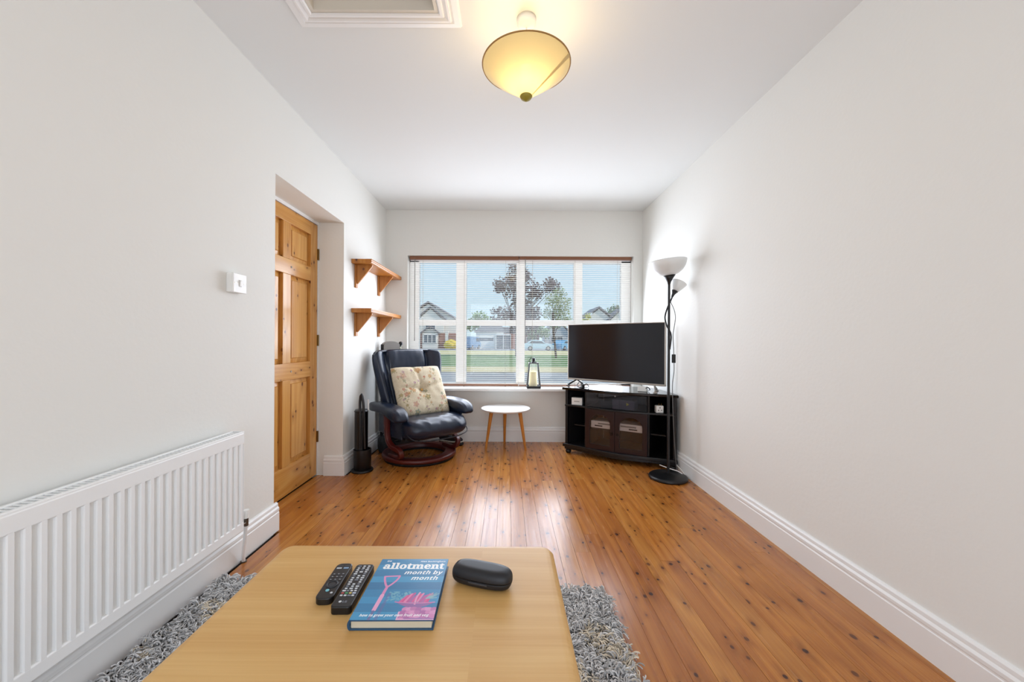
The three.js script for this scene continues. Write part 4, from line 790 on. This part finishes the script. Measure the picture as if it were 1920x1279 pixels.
function tree(name, label, [x, z], h, crown, color, leaf, nLeaf, seed0, bare) {
  seed = seed0; const t = thing(name, label, 'tree', [x, G0 + 0.03, z]);
  const bark = mat('#4a3a34', 0.9), tr = [];
  part(t, 'trunk', tube([[0, 0, 0], [bare * 0.25, h * 0.18, 0], [bare * 0.6, h * 0.34, 0.05], [bare * 0.7, h * 0.62, 0]], h * 0.014, 20, 8), bark);
  const clumps = crown.map(([cx, cy, r]) => ({ c: V3(cx, cy, rr(-0.6, 0.6)), r }));
  for (const k of clumps) tr.push(along([bare * 0.6, h * rr(0.26, 0.4), 0], [k.c.x, k.c.y, k.c.z], h * 0.006, h * 0.002, 6));
  part(t, 'branches', merge(tr), bark);
  const g = new THREE.BufferGeometry(); g.setAttribute('position', new THREE.Float32BufferAttribute([0, 0, 0, 0.5, 0.35, 0.06, 1, 0, 0, 0, 0, 0, 1, 0, 0, 0.5, -0.35, 0.06], 3)); g.computeVertexNormals();
  const im = new THREE.InstancedMesh(g, mat('#ffffff', 0.8, { side: THREE.DoubleSide }), nLeaf), o = new THREE.Object3D(), c = new THREE.Color(), tot = clumps.reduce((s, k) => s + k.r * k.r, 0);
  let at = 0;
  clumps.forEach((k, q) => { const m = q === clumps.length - 1 ? nLeaf - at : Math.floor(nLeaf * k.r * k.r / tot); for (let i = 0; i < m; i++) {
    const d = V3(rr(-1, 1), rr(-1, 1), rr(-1, 1)).normalize().multiplyScalar(k.r * Math.pow(rnd(), 0.45)); d.y *= 0.8; d.add(k.c);
    o.position.copy(d); o.rotation.set(rr(0, 6.3), rr(0, 6.3), rr(0, 6.3)); o.scale.setScalar(leaf * rr(0.7, 1.3)); o.updateMatrix(); im.setMatrixAt(at, o.matrix); c.set(color[Math.floor(rnd() * color.length)]); im.setColorAt(at, c); at++; } });
  im.name = 'foliage'; im.userData.kind = 'stuff'; im.castShadow = im.receiveShadow = true; t.add(im);
}
{
  seed = 29; const cl = [];
  for (const [x, y, sx, sy, n] of [[0.2, 6.7, 0.6, 0.7, 6], [1.7, 5.6, 1.4, 0.6, 8], [-0.7, 5.6, 0.7, 0.5, 5], [0.5, 4.4, 1.1, 0.9, 9], [-1.3, 3.3, 0.9, 0.45, 6], [1.3, 2.9, 1.0, 0.6, 7], [0.3, 2.4, 0.9, 0.4, 4]])
    for (let i = 0; i < n; i++) cl.push([x + rr(-sx, sx), y + rr(-sy, sy), rr(0.45, 0.85)]);
  tree('copper_tree', 'tall purple leaved tree on the lawn across the road', [0.75, -31], 8.0, cl, ['#54404a', '#624b54', '#45353d', '#6c5660'], 0.20, 6500, 31, 0);
}
tree('young_tree', 'slender pale green tree beside the purple tree', [3.75, -29.5], 5.6, [[0.3, 5.0, 0.6], [-0.3, 4.4, 0.7], [0.6, 4.2, 0.8], [-0.4, 3.5, 0.7], [0.5, 3.3, 0.8], [0.9, 2.8, 0.5], [0, 2.6, 0.6]], ['#a9b676', '#8fa364', '#bcc088', '#7f9a66'], 0.13, 2600, 37, -0.35);
tree('garden_tree', 'round green tree behind the white house', [-5.4, -74], 7.5, [[0, 5.6, 1.8], [1.6, 4.6, 1.6], [-1.4, 4.4, 1.6]], ['#7fa368', '#93b578', '#6f955c'], 0.5, 900, 41, 0);
tree('far_tree', 'dark green tree top above the right hand house', [20.2, -76], 9, [[0, 6.6, 1.7], [1.5, 7.6, 1.4], [-1.0, 5.6, 1.4]], ['#6d8f66', '#587a56', '#86a476'], 0.5, 800, 43, 0);
tree('yellow_tree', 'yellow green bush rising beside the right hand house', [12.6, -62], 5.6, [[0, 4.4, 0.9], [0.2, 3.4, 1.0], [0.5, 5.4, 0.5]], ['#d2cf74', '#b9bf62', '#e0d98c'], 0.36, 500, 47, 0);
tree('hedge_tree', 'mid green tree behind the parked white car', [5.6, -70], 5, [[0, 3.6, 1.5], [1.2, 2.8, 1.3], [-1, 2.6, 1.2]], ['#8bab7a', '#9fbb8c', '#789a6a'], 0.45, 700, 53, 0);
{
  seed = 61; const t = thing('bush', 'bright yellow bush at the corner of the brick house', 'bush', [-9.1, G0, -62]);
  const g = new THREE.IcosahedronGeometry(0.9, 3), p = g.attributes.position; for (let i = 0; i < p.count; i++) { const n = 1 + 0.22 * N.noise(p.getX(i) * 4, p.getY(i) * 4, p.getZ(i) * 4); p.setXYZ(i, p.getX(i) * n * 1.25, Math.max(-0.6, p.getY(i) * n), p.getZ(i) * n); } g.computeVertexNormals();
  part(t, 'foliage', g, mat('#e6c93c', 0.9), [0, 0.62, 0]); part(t, 'stem', cyl(0.05, 0.07, 0.4, 8), mat('#5a4634', 0.9), [0, 0.2, 0]);
}
const brick = mat('#a8776a', 0.9), render2 = mat('#efeae4', 0.85), roofT = mat('#8c8c94', 0.85), roofD = mat('#6c6e78', 0.85), paneM = mat('#4d6070', 0.15), trimM = mat('#f4f4f2', 0.6);
function gable(t, name, x0, x1, y0, y1, z0, z1, m, over = 0.3) {    // roof prism with its gable to the street
  const xm = (x0 + x1) / 2, s = 0.22;
  part(t, name, merge([extrude([[x0 - over, y0], [xm, y1], [xm, y1 + s], [x0 - over, y0 + s]], z1 - z0), extrude([[xm, y1], [x1 + over, y0], [x1 + over, y0 + s], [xm, y1 + s]], z1 - z0)]).translate(0, 0, z0), m);
}
function windowOn(t, x0, x1, y0, y1, z, n = 2) {
  const f = part(t, 'window', merge([span(x0, x1, y0, y0 + 0.12, z, z + 0.1), span(x0, x1, y1 - 0.12, y1, z, z + 0.1), ...Array.from({ length: n + 1 }, (_, i) => { const x = x0 + (x1 - x0 - 0.1) * i / n; return span(x, x + 0.1, y0, y1, z, z + 0.1); })]), trimM);
  part(f, 'pane', span(x0 + 0.05, x1 - 0.05, y0 + 0.05, y1 - 0.05, z, z + 0.04), paneM);
}
{
  const t = thing('house', 'brick house with white gable and bay window seen through the left blind', 'house', [0, G0, 0]), z = -66;
  part(t, 'lower_wall', span(-17.5, -8.6, 0, 2.6, z - 8, z), brick);
  part(t, 'upper_wall', extrude([[-17.5, 2.6], [-8.6, 2.6], [-8.6, 5.1], [-13.6, 7.6], [-17.5, 5.1]], 8).translate(0, 0, z - 8), render2);
  gable(t, 'roof', -18.0, -9.2, 5.0, 7.9, z - 8.3, z + 0.3, roofT);
  gable(t, 'gable_roof', -15.6, -10.6, 4.7, 7.0, z - 2, z + 0.9, roofD);
  part(t, 'gable_wall', extrude([[-15.4, 2.7], [-10.8, 2.7], [-10.8, 4.7], [-13.1, 6.8], [-15.4, 4.7]], 0.3).translate(0, 0, z + 0.3), render2);
  const b = part(t, 'bay', span(-14.4, -11.8, 0, 2.6, z, z + 1.0), render2); gable(b, 'bay_roof', -14.5, -11.7, 2.5, 3.7, z, z + 1.2, roofD, 0.2); windowOn(t, -14.2, -12.0, 0.9, 2.4, z + 1.0, 3);
  windowOn(t, -14.0, -12.2, 3.2, 4.5, z + 0.6, 2);
  part(t, 'garage', span(-9.9, -7.9, 0, 2.4, z - 5, z + 1), brick); part(t, 'pillar', span(-10.5, -10.0, 0, 3.0, z + 0.6, z + 1.1), render2);
}
{
  const t = thing('house', 'white rendered house with wide garage and glazed porch in the middle', 'house', [0, G0, 0]), z = -64;
  part(t, 'wall', span(-5.2, -0.6, 0, 2.9, z - 7, z), render2); part(t, 'wing', span(-0.6, 2.4, 0, 2.6, z - 7, z - 0.6), brick);
  part(t, 'roof', extrude([[-5.6, 2.8], [-0.3, 2.8], [-1.2, 4.4], [-3.6, 4.4]], 7.4).translate(0, 0, z - 7.2), roofT);
  part(t, 'wing_roof', extrude([[-0.8, 2.6], [2.8, 2.6], [2.0, 3.7], [-0.8, 3.7]], 6).translate(0, 0, z - 6.6), roofD);
  const d = part(t, 'garage_door', span(-4.8, -2.2, 0.05, 2.1, z, z + 0.08), trimM); part(d, 'garage_glazing', span(-4.7, -2.3, 1.35, 1.85, z + 0.08, z + 0.12), paneM);
  part(t, 'porch', merge([span(-1.9, -1.78, 0, 2.4, z, z + 1.2), span(0.5, 0.62, 0, 2.4, z, z + 1.2), span(-1.9, 0.62, 2.3, 2.45, z, z + 1.3), span(-0.7, -0.6, 0, 2.4, z + 1.1, z + 1.2)]), trimM);
  part(t, 'porch_glazing', span(-1.78, 0.5, 0.05, 2.3, z + 0.9, z + 0.96), paneM);
}
{
  const t = thing('house', 'pale house with grey gable roofs rising above the television', 'house', [0, G0, 0]), z = -66;
  part(t, 'wall', extrude([[12.6, 0], [21, 0], [21, 4.6], [15.4, 4.6], [12.6, 4.6]], 8).translate(0, 0, z - 8), render2);
  gable(t, 'roof', 12.3, 19.2, 4.4, 7.2, z - 8, z + 0.2, roofT); part(t, 'gable_wall', extrude([[12.6, 4.5], [18.9, 4.5], [15.75, 6.9]], 0.3).translate(0, 0, z - 0.4), render2);
  gable(t, 'gable_roof', 16.6, 22.2, 4.2, 6.9, z - 3, z + 1.2, roofD); part(t, 'front_gable', extrude([[16.8, 0], [22, 0], [22, 4.3], [19.4, 6.7], [16.8, 4.3]], 0.4).translate(0, 0, z + 0.4), render2);
  windowOn(t, 18.2, 20.6, 2.9, 4.2, z + 0.8, 3); windowOn(t, 13.4, 15.4, 0.9, 2.3, z, 2);
}
{
  const t = thing('house', 'small pale house with a grey gable behind the slender tree', 'house', [0.6, G0, 0]), z = -76;
  part(t, 'wall', extrude([[6.9, 0], [11.7, 0], [11.7, 3.0], [9.3, 5.4], [6.9, 3.0]], 7).translate(0, 0, z - 7), mat('#c9d2d8', 0.8));
  gable(t, 'roof', 6.8, 11.8, 2.9, 5.5, z - 7.3, z + 0.3, roofT); windowOn(t, 8.0, 10.4, 1.0, 2.4, z, 2);
}
{
  const t = thing('house', 'brick house with pale gable partly behind the purple tree', 'house', [0, G0, 0]), z = -72;
  part(t, 'wall', span(2.9, 6.0, 0, 2.8, z - 6, z), brick); part(t, 'gable_wall', extrude([[2.9, 2.4], [6.2, 2.4], [4.55, 4.0]], 6).translate(0, 0, z - 6), render2);
  gable(t, 'roof', 2.7, 6.4, 2.6, 4.2, z - 6.2, z + 0.3, roofT); windowOn(t, 3.6, 5.4, 0.9, 2.2, z, 2);
}
function car(label, [x, z], turn, color, van = false) {
  const t = thing('car', label, 'car', [x, G0, z], turn), m = mat(color, 0.25, { clearcoat: 0.6 });
  const body = van ? [[-2.1, 0.35], [2.1, 0.35], [2.15, 1.0], [1.7, 1.2], [1.2, 1.9], [-2.0, 1.95], [-2.15, 0.8]] : [[-2.0, 0.32], [2.0, 0.32], [2.05, 0.72], [1.75, 0.86], [0.95, 0.95], [0.35, 1.40], [-1.05, 1.44], [-1.75, 1.0], [-2.05, 0.92]];
  part(t, 'body', extrude(body, 1.55, 0.06).translate(0, 0, -0.775), m);
  const glassP = van ? [[1.55, 1.22], [1.12, 1.78], [0.2, 1.8], [0.2, 1.22]] : [[0.85, 0.98], [0.30, 1.34], [-1.0, 1.37], [-1.5, 1.02]];
  part(t, 'side_window', extrude(glassP, 1.69).translate(0, 0, -0.845), mat('#3c4a58', 0.1));
  for (const wx of [-1.25, 1.28]) for (const s of [-1, 1]) { const w = part(t, 'wheel', cyl(0.33, 0.33, 0.2, 20).rotateX(Math.PI / 2), M.blackMatte, [wx, 0.33, s * 0.76]); part(w, 'hub', cyl(0.19, 0.19, 0.02, 16).rotateX(Math.PI / 2), M.silver, [0, 0, s * 0.1]); }
}
car('pale silver blue car parked across the lawn behind the lantern', [4.5, -55], 0, '#c4e0ea');
car('bright blue car parked beside the television edge', [8.6, -58], 0.9, '#6cb2dc');
car('mid blue van parked at the side of the white house', [-5.7, -60], 1.25, '#6f9cc8', true);

renderer.render(scene, camera);
